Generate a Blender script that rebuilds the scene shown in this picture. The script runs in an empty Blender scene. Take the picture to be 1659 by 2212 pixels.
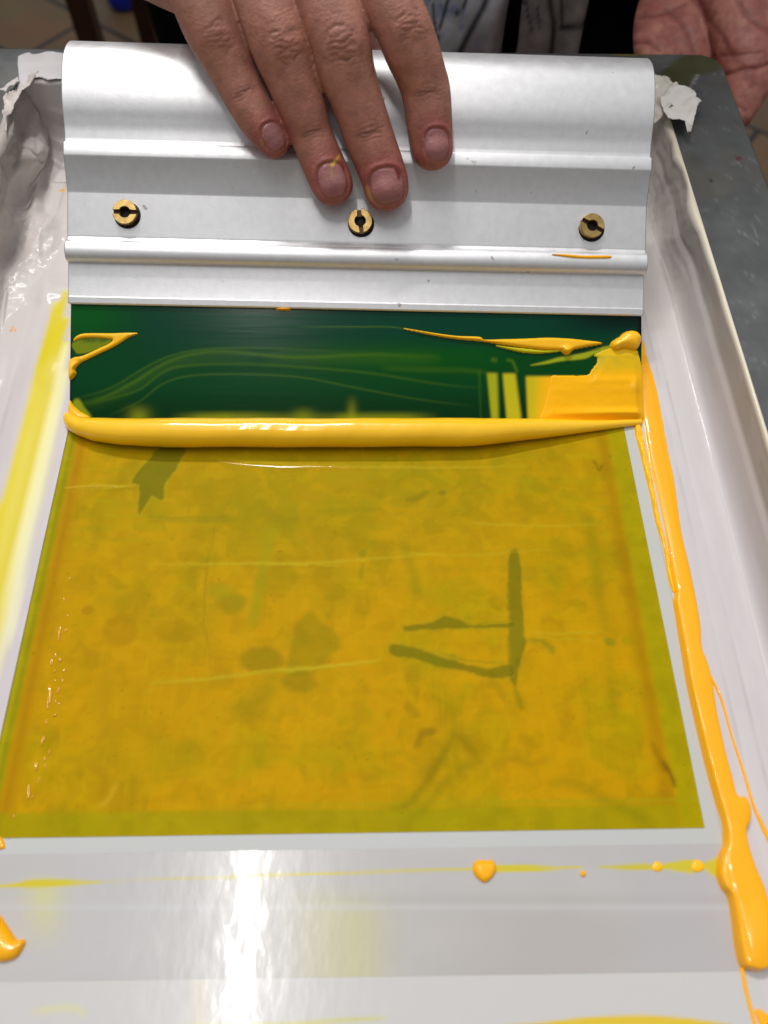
import bpy, math, random
import numpy as np
from mathutils import Vector, Matrix, noise as mnoise
rng = np.random.default_rng(7); random.seed(7)
MM = 0.001
C = bpy.context.scene.collection
# ------------------------------------------------------------------ camera model (photo measured on a 1659 x 2212 grid)
FPX, CX, CY, H = 1663.0, 829.5, 1106.0, 0.21
TH, ROLL, YAW = [math.radians(v) for v in (61.08072545, 2.13388269, 2.75173577)]
fw = np.array([math.sin(YAW)*math.cos(TH), math.cos(YAW)*math.cos(TH), -math.sin(TH)])
rt = np.array([math.cos(YAW), -math.sin(YAW), 0.0]); up = np.cross(rt, fw)
cr = rt*math.cos(ROLL)+up*math.sin(ROLL); cu = -rt*math.sin(ROLL)+up*math.cos(ROLL)
EYE = np.array([0, 0, H])
def proj(P):
    d = np.asarray(P, float)-EYE; z = d@fw
    return CX+FPX*(d@cr)/z, CY-FPX*(d@cu)/z
def depth(P): return float((np.asarray(P, float)-EYE)@fw)
def ray(x, y): return fw+cr*((x-CX)/FPX)-cu*((y-CY)/FPX)
def flat(x, y, z=0.0):
    """point of the horizontal plane at height z (m) that stands where the photo shows it"""
    d = ray(x, y); return EYE+d*((z-H)/d[2])
def onplane(x, y, O, N):
    d = ray(x, y); return EYE+d*(np.dot(O-EYE, N)/np.dot(d, N))
# squeegee frame: s along the blade, t up the handle, n out of its face (mm)
a_, b_ = math.radians(-.8416), math.radians(-.7373)
SD = np.array([math.cos(a_)*math.cos(b_), math.sin(a_)*math.cos(b_), math.sin(b_)])
E2 = np.cross([0, 0, 1], SD); E2 /= np.linalg.norm(E2); E3 = np.cross(SD, E2)
TA = math.radians(30.5)
ST = E2*math.cos(TA)+E3*math.sin(TA); SN = -E2*math.sin(TA)+E3*math.cos(TA)
SO = SD*(-.10046)+E2*.1515
SL = 190.7
def sq(s, t, n): return SO+(SD*s+ST*t+SN*n)*MM
def sqp(x, y, n):
    P = onplane(x, y, SO+SN*n*MM, SN); return P
def t_at(y, n, s=SL/2):
    lo, hi = -20., 250.
    for _ in range(50):
        m = (lo+hi)/2
        if proj(sq(s, m, n))[1] > y: lo = m
        else: hi = m
    return lo
# ------------------------------------------------------------------ helpers
def tag(o, label=None, cat=None, group=None, kind=None):
    if label: o['label'] = label
    if cat: o['category'] = cat
    if group: o['group'] = group
    if kind: o['kind'] = kind
    return o
def empty(name, loc, label, cat, group=None):
    o = bpy.data.objects.new(name, None); C.objects.link(o); o.location = loc; o.empty_display_size = .02
    return tag(o, label, cat, group)
def link(name, me, mat, parent=None, smooth=True):
    o = bpy.data.objects.new(name, me); C.objects.link(o)
    if mat: 
        for m in (mat if isinstance(mat, list) else [mat]): me.materials.append(m)
    if parent:
        o.parent = parent; o.matrix_parent_inverse = Matrix.Translation(-Vector(parent.location))
    if smooth: me.shade_smooth()
    return o
def mesh(name, V, F, mat, parent=None, smooth=True, col=None, attrs=None):
    me = bpy.data.meshes.new(name)
    V = np.asarray(V, float)
    me.from_pydata(V.tolist() if len(V) < 200000 else V.tolist(), [], F.tolist() if hasattr(F, 'tolist') else F)
    me.update()
    if col is not None: setcol(me, 'Col', col)
    for k, v in (attrs or {}).items():
        a = me.attributes.new(k, 'FLOAT', 'POINT'); a.data.foreach_set('value', np.asarray(v, np.float32).ravel())
    return link(name, me, mat, parent, smooth)
def setcol(me, name, col):
    a = me.color_attributes.new(name, 'FLOAT_COLOR', 'POINT')
    c = np.ones((len(col), 4), np.float32); c[:, :3] = col; a.data.foreach_set('color', c.ravel())
def gridfaces(nu, nv):
    i = np.arange(nu-1)[:, None]*nv+np.arange(nv-1)[None, :]
    i = i.ravel(); return np.stack([i, i+nv, i+nv+1, i+1], 1)
def S2L(c):
    c = np.asarray(c, float)/255; return np.where(c <= .04045, c/12.92, ((c+.055)/1.055)**2.4)
def sst(a, b, x):
    t = np.clip((x-a)/(b-a), 0, 1); return t*t*(3-2*t)
def catmull(P, n=6, closed=True):
    P = np.asarray(P, float); m = len(P); out = []
    rg = range(m) if closed else range(m-1)
    for i in rg:
        if closed: p0, p1, p2, p3 = P[(i-1) % m], P[i], P[(i+1) % m], P[(i+2) % m]
        else: p0, p1, p2, p3 = P[max(i-1, 0)], P[i], P[i+1], P[min(i+2, m-1)]
        for k in range(n):
            t = k/n
            out.append(.5*((2*p1)+(-p0+p2)*t+(2*p0-5*p1+4*p2-p3)*t*t+(-p0+3*p1-3*p2+p3)*t**3))
    if not closed: out.append(P[-1])
    return np.array(out)
def sdist(X, Y, poly):
    """signed distance to polygon, + inside"""
    X = X.ravel(); Y = Y.ravel(); D = np.full(X.shape, 1e9); ins = np.zeros(X.shape, bool)
    P = np.asarray(poly, float); Q = np.roll(P, -1, 0)
    for (x0, y0), (x1, y1) in zip(P, Q):
        dx, dy = x1-x0, y1-y0; L = dx*dx+dy*dy+1e-12
        t = np.clip(((X-x0)*dx+(Y-y0)*dy)/L, 0, 1)
        D = np.minimum(D, (X-x0-t*dx)**2+(Y-y0-t*dy)**2)
        c = ((y0 > Y) != (y1 > Y)) & (X < (x1-x0)*(Y-y0)/((y1-y0) if abs(y1-y0) > 1e-12 else 1e-12)+x0)
        ins ^= c
    return np.where(ins, 1, -1)*np.sqrt(D)
def ldist(X, Y, line):
    """distance to an open polyline, and the share of its length at the nearest point"""
    X = X.ravel(); Y = Y.ravel(); D = np.full(X.shape, 1e9); T = np.zeros(X.shape); P = np.asarray(line, float)
    n = len(P)-1
    for i in range(n):
        x0, y0 = P[i]; x1, y1 = P[i+1]; dx, dy = x1-x0, y1-y0; L = dx*dx+dy*dy+1e-12
        t = np.clip(((X-x0)*dx+(Y-y0)*dy)/L, 0, 1); d = (X-x0-t*dx)**2+(Y-y0-t*dy)**2
        m = d < D; D[m] = d[m]; T[m] = (i+t[m])/n
    return np.sqrt(D), T
_tab = rng.random((256, 256))
def vnoise(x, y):
    xi = np.floor(x).astype(int); yi = np.floor(y).astype(int); fx = x-xi; fy = y-yi
    fx = fx*fx*(3-2*fx); fy = fy*fy*(3-2*fy)
    g = lambda a, b: _tab[a % 256, b % 256]
    return (g(xi, yi)*(1-fx)+g(xi+1, yi)*fx)*(1-fy)+(g(xi, yi+1)*(1-fx)+g(xi+1, yi+1)*fx)*fy
def fbm(x, y, o=4):
    s = 0; a = .5
    for k in range(o): s = s+a*vnoise(x*2**k+17.3*k, y*2**k+5.1*k); a *= .5
    return s/(1-.5**o)
# ------------------------------------------------------------------ materials
def mat(name, base=(.8, .8, .8), rough=.5, metal=0., coat=0., coatr=.05, sss=0., sssr=(1, .35, .2), sscale=.001, spec=.5, attr=None,
        bump=None, rvar=None, cvar=None, trans=0., ior=1.45):
    """bump=(scale,strength,distance,stretch) rvar=(scale,amount,stretch) cvar=(scale,amount,stretch)"""
    m = bpy.data.materials.new(name); m.use_nodes = True; nt = m.node_tree; N = nt.nodes; L = nt.links
    b = N['Principled BSDF']
    b.inputs['Base Color'].default_value = (*base, 1); b.inputs['Roughness'].default_value = rough
    b.inputs['Metallic'].default_value = metal; b.inputs['Coat Weight'].default_value = coat
    b.inputs['Coat Roughness'].default_value = coatr; b.inputs['Specular IOR Level'].default_value = spec; b.inputs['IOR'].default_value = ior
    b.inputs['Transmission Weight'].default_value = trans
    if sss: 
        b.inputs['Subsurface Weight'].default_value = sss; b.inputs['Subsurface Radius'].default_value = sssr; b.inputs['Subsurface Scale'].default_value = sscale
    tc = N.new('ShaderNodeTexCoord')
    def nz(scale, st, det=4):
        mp = N.new('ShaderNodeMapping'); mp.inputs['Scale'].default_value = st; L.new(tc.outputs['Object'], mp.inputs['Vector'])
        n = N.new('ShaderNodeTexNoise'); n.inputs['Scale'].default_value = scale; n.inputs['Detail'].default_value = det
        L.new(mp.outputs[0], n.inputs['Vector']); return n
    src = None
    if attr:
        at = N.new('ShaderNodeAttribute'); at.attribute_name = attr; src = at.outputs['Color']; L.new(src, b.inputs['Base Color'])
    if cvar:
        n = nz(cvar[0], cvar[2]); mr = N.new('ShaderNodeMapRange'); mr.inputs[1].default_value = .3; mr.inputs[2].default_value = .7
        mr.inputs[3].default_value = 1-cvar[1]; mr.inputs[4].default_value = 1+cvar[1]*.4
        L.new(n.outputs['Fac'], mr.inputs[0]); vm = N.new('ShaderNodeVectorMath'); vm.operation = 'SCALE'
        if src: L.new(src, vm.inputs[0])
        else: vm.inputs[0].default_value = base
        L.new(mr.outputs[0], vm.inputs['Scale']); L.new(vm.outputs[0], b.inputs['Base Color'])
    if rvar:
        n = nz(rvar[0], rvar[2]); mr = N.new('ShaderNodeMapRange'); mr.inputs[1].default_value = .3; mr.inputs[2].default_value = .7
        mr.inputs[3].default_value = max(rough-rvar[1], .02); mr.inputs[4].default_value = rough+rvar[1]
        L.new(n.outputs['Fac'], mr.inputs[0]); L.new(mr.outputs[0], b.inputs['Roughness'])
    if bump:
        n = nz(bump[0], bump[3]); bp = N.new('ShaderNodeBump'); bp.inputs['Strength'].default_value = bump[1]; bp.inputs['Distance'].default_value = bump[2]
        L.new(n.outputs['Fac'], bp.inputs['Height']); L.new(bp.outputs[0], b.inputs['Normal'])
        if coat: L.new(bp.outputs[0], b.inputs['Coat Normal'])
    m['b'] = 1
    return m
def specks(m, sc, th, c, st=(1, 1, 1)):
    nt = m.node_tree; N = nt.nodes; L = nt.links; b = N['Principled BSDF']; l = b.inputs['Base Color'].links[0].from_socket
    tc = N.new('ShaderNodeTexCoord'); mp = N.new('ShaderNodeMapping'); mp.inputs['Scale'].default_value = st; L.new(tc.outputs['Object'], mp.inputs[0])
    n = N.new('ShaderNodeTexNoise'); n.inputs['Scale'].default_value = sc; n.inputs['Detail'].default_value = 3; L.new(mp.outputs[0], n.inputs['Vector'])
    mr = N.new('ShaderNodeMapRange'); mr.inputs[1].default_value = th-.03; mr.inputs[2].default_value = th+.02; mr.inputs[4].default_value = .8; L.new(n.outputs['Fac'], mr.inputs[0])
    mx = N.new('ShaderNodeMix'); mx.data_type = 'RGBA'; L.new(mr.outputs[0], mx.inputs[0]); L.new(l, mx.inputs[6]); mx.inputs[7].default_value = (*c, 1); L.new(mx.outputs[2], b.inputs['Base Color'])
INK = mat('yellow_ink', (1, .53, .008), .32, spec=.3, coat=.3, coatr=.06, bump=(350, .12, .0004, (1, 1, 1)))
INKR = mat('orange_yellow_ink', (1, .455, .0), .30, spec=.25, coat=.75, coatr=.04, bump=(120, .05, .0004, (1, 1, 1)))
INKB = mat('ink_skin_on_blade', (1, 1, 1), .26, spec=.18, coat=0, attr='Col', bump=(260, .06, .0003, (1, 1, 1)))
ALU = mat('anodised_aluminium', (.75, .75, .76), .44, metal=.70, cvar=(500, .05, (1, .7, .7)), rvar=(300, .03, (1, 1, 1)), bump=(1300, .15, .0001, (1, .8, .8)))
specks(ALU, 230, .75, (.30, .29, .28)); specks(ALU, 60, .78, (.45, .45, .44), (1, .35, 1.6))
BLADE = mat('green_polyurethane', (1, 1, 1), .2, spec=.16, attr='Col', bump=(40, .05, .0006, (.6, 9, 9)))
BLADES = mat('green_polyurethane_side', (.002, .012, .006), .3, coat=.3)
BRASS = mat('brass', (.56, .38, .14), .34, metal=1, cvar=(500, .35, (1, 1, 1)), rvar=(300, .1, (1, 1, 1)))
DARK = mat('black_shade', (.004, .004, .004), .7)  # black that paints the shade around the screws and in their bores
FRAME = mat('worn_frame_metal', (1, 1, 1), .42, metal=.75, attr='Col', rvar=(60, .13, (1, 1, 1)), bump=(180, .12, .0003, (1, 1, 1)))
MESHM = mat('mesh_fabric', (1, 1, 1), .5, attr='Col', bump=(1400, .15, .0001, (1, 1, 1)))
TAPE = mat('white_tape', (1, 1, 1), .44, spec=.32, coat=.09, coatr=.10, attr='Col', bump=(55, .10, .0006, (1, 1, 1)))
TAPEB = mat('glossy_clear_tape', (1, 1, 1), .2, coat=.25, coatr=.06, attr='Col', bump=(260, .20, .00025, (1, .5, 1)))
STEN = mat('stencil_film', (1, 1, 1), .6, spec=.06, coat=.0, coatr=.18, attr='Col', bump=(90, .3, .0005, (.5, 2.0, 1)))
CREAM = mat('cream_tape_edge', S2L((214, 206, 190)), .4)
# ------------------------------------------------------------------ setting: the studio floor and what stands on it
ZF = -.90
fl = bpy.data.materials.new('studio_floor'); fl.use_nodes = True; nt = fl.node_tree; N = nt.nodes; L = nt.links; b = N['Principled BSDF']
tc = N.new('ShaderNodeTexCoord'); mp = N.new('ShaderNodeMapping'); mp.inputs['Rotation'].default_value = (0, 0, math.radians(38)); mp.inputs['Scale'].default_value = (1, 1, 1)
mp.inputs['Location'].default_value = (.06, .13, 0)
br = N.new('ShaderNodeTexBrick'); br.inputs['Scale'].default_value = 1.15; br.inputs['Mortar Size'].default_value = .010; br.inputs['Mortar Smooth'].default_value = .4
br.inputs['Color1'].default_value = (.19, .108, .04, 1); br.inputs['Color2'].default_value = (.14, .08, .03, 1); br.inputs['Mortar'].default_value = (.012, .008, .005, 1)
nz = N.new('ShaderNodeTexNoise'); nz.inputs['Scale'].default_value = 7; nz.inputs['Detail'].default_value = 6
mx = N.new('ShaderNodeMix'); mx.data_type = 'RGBA'; mx.blend_type = 'MULTIPLY'; mx.inputs[0].default_value = .7
L.new(tc.outputs['Object'], mp.inputs[0]); L.new(mp.outputs[0], br.inputs[0]); L.new(mp.outputs[0], nz.inputs[0]); L.new(br.outputs[0], mx.inputs[6]); L.new(nz.outputs['Color'], mx.inputs[7])
L.new(mx.outputs[2], b.inputs['Base Color']); b.inputs['Roughness'].default_value = .55
o = mesh('floor', [(-6, -4, ZF), (6, -4, ZF), (6, 8, ZF), (-6, 8, ZF)], [(0, 1, 2, 3)], fl, smooth=False); o['kind'] = 'structure'

def bevel(o, w, seg=2):
    m = o.modifiers.new('b', 'BEVEL'); m.width = w; m.segments = seg; m.limit_method = 'ANGLE'; m.angle_limit = math.radians(40); return o
def box(name, lo, hi, m, parent, bw=0):
    x0, y0, z0 = lo; x1, y1, z1 = hi
    V = [(x0, y0, z0), (x1, y0, z0), (x1, y1, z0), (x0, y1, z0), (x0, y0, z1), (x1, y0, z1), (x1, y1, z1), (x0, y1, z1)]
    o = mesh(name, V, [(0, 3, 2, 1), (4, 5, 6, 7), (0, 1, 5, 4), (1, 2, 6, 5), (2, 3, 7, 6), (3, 0, 4, 7)], m, parent, smooth=False)
    if bw: bevel(o, bw)
    return o
WOOD = mat('dark_red_wood', (.035, .008, .005), .45, cvar=(30, .3, (1, 1, 8)))
TABLE = mat('dark_table', (.05, .045, .04), .5, cvar=(20, .2, (1, 1, 1)))
# printing table under the screen (hidden by it)
tb = empty('printing_table', (0, .09, ZF), 'dark printing table underneath the taped screen', 'table')
box('tabletop', (-.10, -.06, -.032), (.10, .235, -.0025), TABLE, tb, .002)
for sx in (-.085, .085):
    for sy in (-.045, .22): box('leg', (sx-.012, sy-.012, ZF), (sx+.012, sy+.012, -.0325), TABLE, tb, .002)
# wooden stool
def at_h(x, y, dist):
    d = ray(x, y); return EYE+d*(dist/np.dot(d, fw))
p = at_h(183, 40, 1.18)
st = empty('wooden_stool', (p[0]-.17, p[1]+.1, ZF), 'dark reddish brown wooden stool leg standing on the floor at the upper left', 'stool')
w = .0165; sx0, sy0 = p[0], p[1]
for dx, dy in ((0, 0), (-.34, 0), (0, .34), (-.34, .34)):
    box('leg', (sx0+dx-w, sy0+dy-w, ZF), (sx0+dx+w, sy0+dy+w, -.22), WOOD, st, .003)
box('seat', (sx0-.38, sy0-.04, -.22), (sx0+.04, sy0+.38, -.185), WOOD, st, .006)
# blue container
p = at_h(262, 12, 1.5); 
BLUE = mat('blue_plastic', (.004, .02, .42), .35)
nb = 40; prof = [(0, 0), (.026, 0), (.034, .003), (.040, .014), (.043, .04), (.046, .20), (.048, .21), (.048, .215), (.044, .216), (.038, .04), (0, .03)]
def lathe(name, prof, c, m, parent=None, nb=40):
    V = [(c[0]+r*math.cos(2*math.pi*k/nb), c[1]+r*math.sin(2*math.pi*k/nb), c[2]+z) for r, z in prof for k in range(nb)]
    F = [(i*nb+k, i*nb+(k+1) % nb, (i+1)*nb+(k+1) % nb, (i+1)*nb+k) for i in range(len(prof)-1) for k in range(nb)]
    return mesh(name, V, F, m, parent)
q = flat(270, 12, ZF)
tag(lathe('blue_bucket', prof, (q[0], q[1], ZF), BLUE), 'small bright blue rounded container on the brown floor beside the stool leg', 'container')

# ------------------------------------------------------------------ printing screen
scr = empty('printing_screen', (0, .11, 0), 'grey metal framed printing screen lined with white tape, with a yellow inked stencil', 'printing screen')
FXL, FXR, FIL, FIR, FT, FIT, FB, FZ = -.165, .147, -.135, .117, .318, .294, -.110, .025   # outer, inner half width, far, near edge, top
def rrect(x0, x1, y0, y1, r, n=8):
    out = []
    for cx, cy, a0 in ((x1-r, y1-r, 0), (x0+r, y1-r, 90), (x0+r, y0+r, 180), (x1-r, y0+r, 270)):
        for k in range(n+1):
            a = math.radians(a0+90*k/n); out.append((cx+r*math.cos(a), cy+r*math.sin(a)))
    return out
# frame: top face as a fine sheet (paint marks and wear are in its colour), side walls
def frame_part():
    st_ = .0007
    # outline-conforming: outer and inner loops with several rings between
    no = 900
    def resample(P, n):
        P = np.array(P+[P[0]]); d = np.r_[0, np.cumsum(np.hypot(*np.diff(P, axis=0).T))]
        u = np.linspace(0, d[-1], n, endpoint=False); return np.stack([np.interp(u, d, P[:, 0]), np.interp(u, d, P[:, 1])], 1)
    rings = 44
    # align both loops by angle: resample by per-corner arcs, same share per side
    def sides(x0, x1, y0, y1, r, n=220):
        out = []
        C4 = [(x1-r, y1-r, 0), (x0+r, y1-r, 90), (x0+r, y0+r, 180), (x1-r, y0+r, 270)]
        for q in range(4):
            cx, cy, a0 = C4[q]
            for k in range(9):
                a = math.radians(a0+90*k/8); out.append((cx+r*math.cos(a), cy+r*math.sin(a)))
            nx, ny, b0 = C4[(q+1) % 4]; e = (nx+r*math.cos(math.radians(b0)), ny+r*math.sin(math.radians(b0))); s = out[-1]
            for k in range(1, n): out.append((s[0]+(e[0]-s[0])*k/n, s[1]+(e[1]-s[1])*k/n))
        return np.array(out)
    A = sides(FXL, FXR, FB, FT, .009); B = sides(FIL, FIR, FB+.03, FIT, .003); n = len(A)
    V = []; 
    e = .0008
    cen = np.array([0, (FB+FT)/2])
    def shrink(P, d):  # offset approx towards the middle of the rail
        return P
    loops = [(A, 0.0), (A, FZ-e)]
    k1 = A+(B-A)*(e/.03)
    loops.append((A*.3+k1*.7*1.0, FZ-e*.3)) ; 
    for k in range(rings+1): loops.append((k1+(B-k1)*((k/rings)*(1-e/.03)), FZ))
    loops.append((B, FZ-e*.6)); loops.append((B, 0.0)); loops.append((A, 0.0))
    V = np.concatenate([np.c_[P, np.full(n, z)] for P, z in loops])
    F = []
    m = len(loops)
    i = np.arange(m-1)[:, None]*n; j = np.arange(n)[None, :]; j2 = (j+1) % n
    F = np.stack([(i+j).ravel(), (i+j2).ravel(), (i+n+j2).ravel(), (i+n+j).ravel()], 1)
    px, py = proj(V)
    X, Y = V[:, 0]*1000, V[:, 1]*1000
    base = np.tile(S2L((102, 104, 104)), (len(V), 1))
    v = fbm(X/14+3, Y/14)[:, None]; base *= (.78+.45*v)
    right = (X > 100)[:, None]
    v2 = fbm(X/3.2, Y/3.2+9)[:, None]; base *= (.86+.28*v2)
    # brownish patches and darker zone near the far right corner
    base = base*(1-.25*right*sst(300, 200, Y)[:, None]*0)
    g = sst(.55, .72, fbm(X/20+40, Y/30))[:, None]*.35; base = base*(1-g)+S2L((118, 112, 98))*g
    # scratches
    for k in range(110):
        x0 = rng.uniform(115, 147) if k % 3 else rng.uniform(-165, -110); y0 = rng.uniform(150, 318); a = rng.normal(-.6, .7); l = rng.uniform(1, 7)
        m_ = (abs(X-x0) < 8) & (abs(Y-y0) < 8)
        if not m_.any(): continue
        d, _ = ldist(X[m_], Y[m_], [(x0, y0), (x0+l*math.cos(a), y0+l*math.sin(a))])
        w_ = np.exp(-(d/.35)**2)[:, None]*rng.uniform(.05, .25); base[m_] = base[m_]*(1-w_)+S2L((185, 190, 195))*w_
    def stain(poly, c, a=.85, soft=2.5):
        d = sdist(px, py, catmull(poly, 4)); w_ = (sst(-soft, soft, d)*a*(V[:, 2] > FZ-.002))[:, None]
        base[:] = base*(1-w_)+S2L(c)*w_
    stain([(1418, 170), (1440, 145), (1475, 122), (1500, 117), (1545, 120), (1560, 140), (1545, 155), (1500, 165), (1490, 185), (1470, 205), (1430, 200)], (82, 84, 42), .8, 5)
    stain([(1322, 110), (1400, 112), (1410, 118), (1330, 119)], (160, 140, 30), .8, 2)
    stain([(1531, 385), (1540, 383), (1546, 384), (1538, 389), (1533, 391)], (12, 12, 16), .95, 1.2)
    stain([(1585, 342), (1600, 340), (1608, 344), (1598, 347)], (120, 20, 60), .8, 1.5)
    stain([(1490, 190), (1500, 168), (1510, 160), (1505, 172)], (190, 188, 180), .6, 2)
    stain([(1568, 640), (1571, 655), (1573, 668), (1569, 660)], (30, 25, 28), .8, 1.5)
    o = mesh('frame', V, F, FRAME, scr, col=base)
    return o
frame_part()
# ---- heights of the lined floor (mm); shared by whatever lies on it
def liner_z(X, Y):
    """X, Y in mm: tape rising to the side walls"""
    a = np.abs(X); r = 11.0; x0 = 117-r
    u = np.clip((a-x0)/r, 0, .999); return .30+r*(1-np.sqrt(1-u*u))
def blob(t, a, b): return np.exp(-((t-a)/b)**2)
# ---- stencil
def px_grid(x0, x1, y0, y1, st_, z):
    xs = np.arange(x0, x1+st_*.5, st_); ys = np.arange(y0, y1+st_*.5, st_)
    X, Y = np.meshgrid(xs, ys, indexing='ij'); V = np.stack([X.ravel()*MM, Y.ravel()*MM, np.full(X.size, z*MM)], 1)
    return X.ravel(), Y.ravel(), V, gridfaces(len(xs), len(ys))
def sheet_z(X, Y, z): return z
class Paint:
    def __init__(s, base, px, py): s.c = np.tile(S2L(base), (len(px), 1)); s.px = px; s.py = py
    def mix(s, c, w): 
        w = np.clip(w, 0, 1)[:, None]; s.c = s.c*(1-w)+S2L(c)*w
    def poly(s, P, c, a=1, soft=2, sm=4):
        d = sdist(s.px, s.py, catmull(P, sm) if sm else P); s.mix(c, sst(-soft, soft, d)*a); return d
    def line(s, P, c, w, a=1, sm=6, taper=True):
        d, t = ldist(s.px, s.py, catmull(P, sm, False)); 
        e = (1-np.abs(2*t-1)**4) if taper else 1
        s.mix(c, np.exp(-(d/w)**2)*a*e)
    def disc(s, x, y, rx, ry, c, a=1, soft=.25):
        r = np.hypot((s.px-x)/rx, (s.py-y)/ry); s.mix(c, sst(1+soft, 1-soft, r)*a)
AMB, OLV, DKO = (192, 144, 0), (162, 145, 0), (112, 110, 8)
def stencil():
    X, Y, V, F = px_grid(-98.2, 86.2, 23.1, 190, .42, .12)
    px, py = proj(V)
    px = px+5*(fbm(X/1.3, Y/1.3, 3)-.5)+5*(fbm(X/5, Y/5+7, 2)-.5); py = py+5*(fbm(X/1.3+60, Y/1.3, 3)-.5)+5*(fbm(X/5+31, Y/5, 2)-.5)
    P = Paint(AMB, px, py)
    wx = X+6*fbm(X/9, Y/9); wy = Y+6*fbm(X/9+50, Y/9)
    n1 = fbm(wx/17+3, wy/15+2, 4); n2 = fbm(wx/4.5, wy/4.5+30, 3); n3 = fbm(X/40+9, Y/1.6, 3)
    P.mix(OLV, sst(.42, .68, n1)*.55+.25*sst(.45, .75, n2)); P.mix((166, 126, 0), sst(.4, .7, fbm(wx/2.2+11, wy/2.2, 3))*.22)
    P.mix((192, 147, 0), sst(.52, .40, n1)*.35)
    P.mix((166, 154, 6), sst(.52, .75, n3)*.35*sst(85, 120, Y))
    P.mix((138, 116, 0), sst(.56, .75, fbm(wx/8+70, wy/8))*.35)
    P.mix((146, 134, 2), sst(60, 130, Y)*.35)
    P.mix((146, 134, 4), np.exp(-((px-560)/170)**2)*.40*sst(85, 110, Y))
    P.mix((142, 130, 4), np.exp(-((X-18)/26)**2-((Y-128)/14)**2)*.45)
    P.mix((180, 136, 0), np.exp(-((X+60)/22)**2-((Y-60)/32)**2)*.5)
    P.mix((204, 158, 0), sst(.5, .68, fbm(wx/5.1+5, wy/4.6+77, 3))*.22); P.mix((146, 120, 0), sst(.5, .66, fbm(wx/4.4+95, wy/4.1, 3))*.20)
    P.mix((200, 164, 10), sst(.55, .8, fbm(X/.8, Y/14+3, 3))*.12*sst(120, 60, Y)); P.mix((140, 118, 0), sst(.5, .75, fbm(X/30+3, Y/1.1+3, 3))*.07)
    # borders
    wl = .8*fbm(Y/6, Y*0+3)
    P.mix((174, 130, 0), sst(-87.5, -91, X+wl)*.7); P.mix((156, 104, 4), blob(X, -92.2, 1.0)*.35)
    P.mix((150, 140, 2), sst(-93.6, -94.6, X+wl*.7)); P.mix((176, 168, 30), blob(X, -96.6, .4)*.5); P.mix((130, 128, 5), blob(X, -95.2, .35)*.5)
    P.mix((154, 112, 0), blob(X, 78.2, 2.2)*.55); P.mix((160, 148, 2), sst(79.2, 81.4, X+.4*wl)*.8); P.mix((140, 138, 6), blob(X, 83, 1.5)*.3*fbm(Y/9, X))
    P.mix((156, 144, 2), sst(29.9, 28.2, Y+.3*fbm(X/8, Y))*.8*sst(81, 79, X)); P.mix((160, 150, 10), blob(Y, 30.0, .5)*.6*sst(-60, 10, X))
    bz = np.maximum(np.maximum(sst(79, 81, X), sst(-93, -95, X)), sst(30, 28, Y)); P.mix((134, 122, 0), bz*sst(.42, .7, fbm(X/5+3, Y/5+8, 4))*.25); P.mix((186, 168, 6), bz*sst(.5, .7, fbm(X/7+33, Y/4+8, 4))*.15)
    A = lambda L: [(x*.5, 932.6+y*.5) for x, y in L]; B = lambda L: [(829.5+x*.5, 932.6+y*.5) for x, y in L]
    d = P.poly(A([(690, 70), (640, 120), (590, 180), (570, 220), (605, 230), (602, 290), (597, 345), (606, 350), (640, 300), (660, 280), (705, 300), (712, 260), (715, 225), (745, 180), (790, 110), (800, 70)]), (106, 106, 8), .78, 3, 2)
    P.mix((160, 150, 24), np.exp(-((d+2)/2.0)**2)*.4)
    for poly in ([(545, 530), (562, 512), (580, 515), (592, 600), (603, 860), (617, 910), (590, 990), (572, 1085), (560, 1088), (545, 1070), (545, 1000), (540, 800), (538, 600)],
                 [(90, 838), (200, 825), (240, 805), (268, 795), (320, 812), (380, 838), (545, 826), (547, 848), (380, 848), (240, 850), (110, 860), (88, 852)],
                 [(35, 920), (100, 925), (200, 955), (330, 1000), (450, 1020), (548, 1008), (555, 1058), (470, 1062), (350, 1038), (220, 1008), (110, 975), (32, 965)]):
        d = P.poly(B(poly), (104, 104, 8), .74, 3.2, 3); P.mix((150, 136, 20), np.exp(-((d+3)/1.6)**2)*.35)
    P.poly(B([(540, 850), (608, 850), (560, 1000), (535, 1000)]), (132, 122, 12), .5, 3)
    P.line(B([(615, 905), (680, 905), (715, 930), (740, 965)]), (128, 124, 18), 7, .7)
    P.line(B([(560, 1080), (580, 1150), (600, 1215)]), (114, 112, 4), 6, .6*.8)
    P.line(B([(380, 838), (460, 822), (545, 818)]), (128, 122, 4), 2, .6*.8); P.line(B([(200, 940), (350, 985), (530, 1000)]), (140, 130, 16), 2.2, .6)
    P.line(B([(540, 560), (535, 700), (538, 820)]), (120, 112, 10), 2.2, .5)
    P.poly(A([(1340, 775), (1375, 810), (1440, 860), (1470, 930), (1400, 990), (1340, 1050), (1255, 1040), (1245, 980), (1270, 870), (1300, 810)]), (122, 118, 6), .45, 9)
    P.disc(*A([(1130, 985)])[0], 47, 28, (114, 108, 6), .5, .25); P.disc(*A([(1295, 1082)])[0], 37, 24, (116, 110, 6), .42, .3)
    P.line(A([(1200, 1040), (1140, 1130), (1060, 1190), (1010, 1250)]), (124, 118, 6), 30, .42); P.disc(*A([(1000, 745)])[0], 28, 24, (122, 114, 6), .5, .4)
    P.disc(*A([(950, 690)])[0], 26, 18, (146, 140, 12), .5, .4)
    P.line(A([(1170, 430), (1135, 600), (1095, 810)]), (150, 144, 10), 12, .6, taper=False); P.line(A([(640, 372), (800, 378), (1020, 372)]), (116, 114, 4), 6, .6*.8)
    P.line(A([(1180, 400), (1300, 360)]), (128, 124, 4), 24, .5*.8); P.line(A([(1360, 350), (1659, 330)]), (126, 122, 4), 7, .4*.8)
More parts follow.
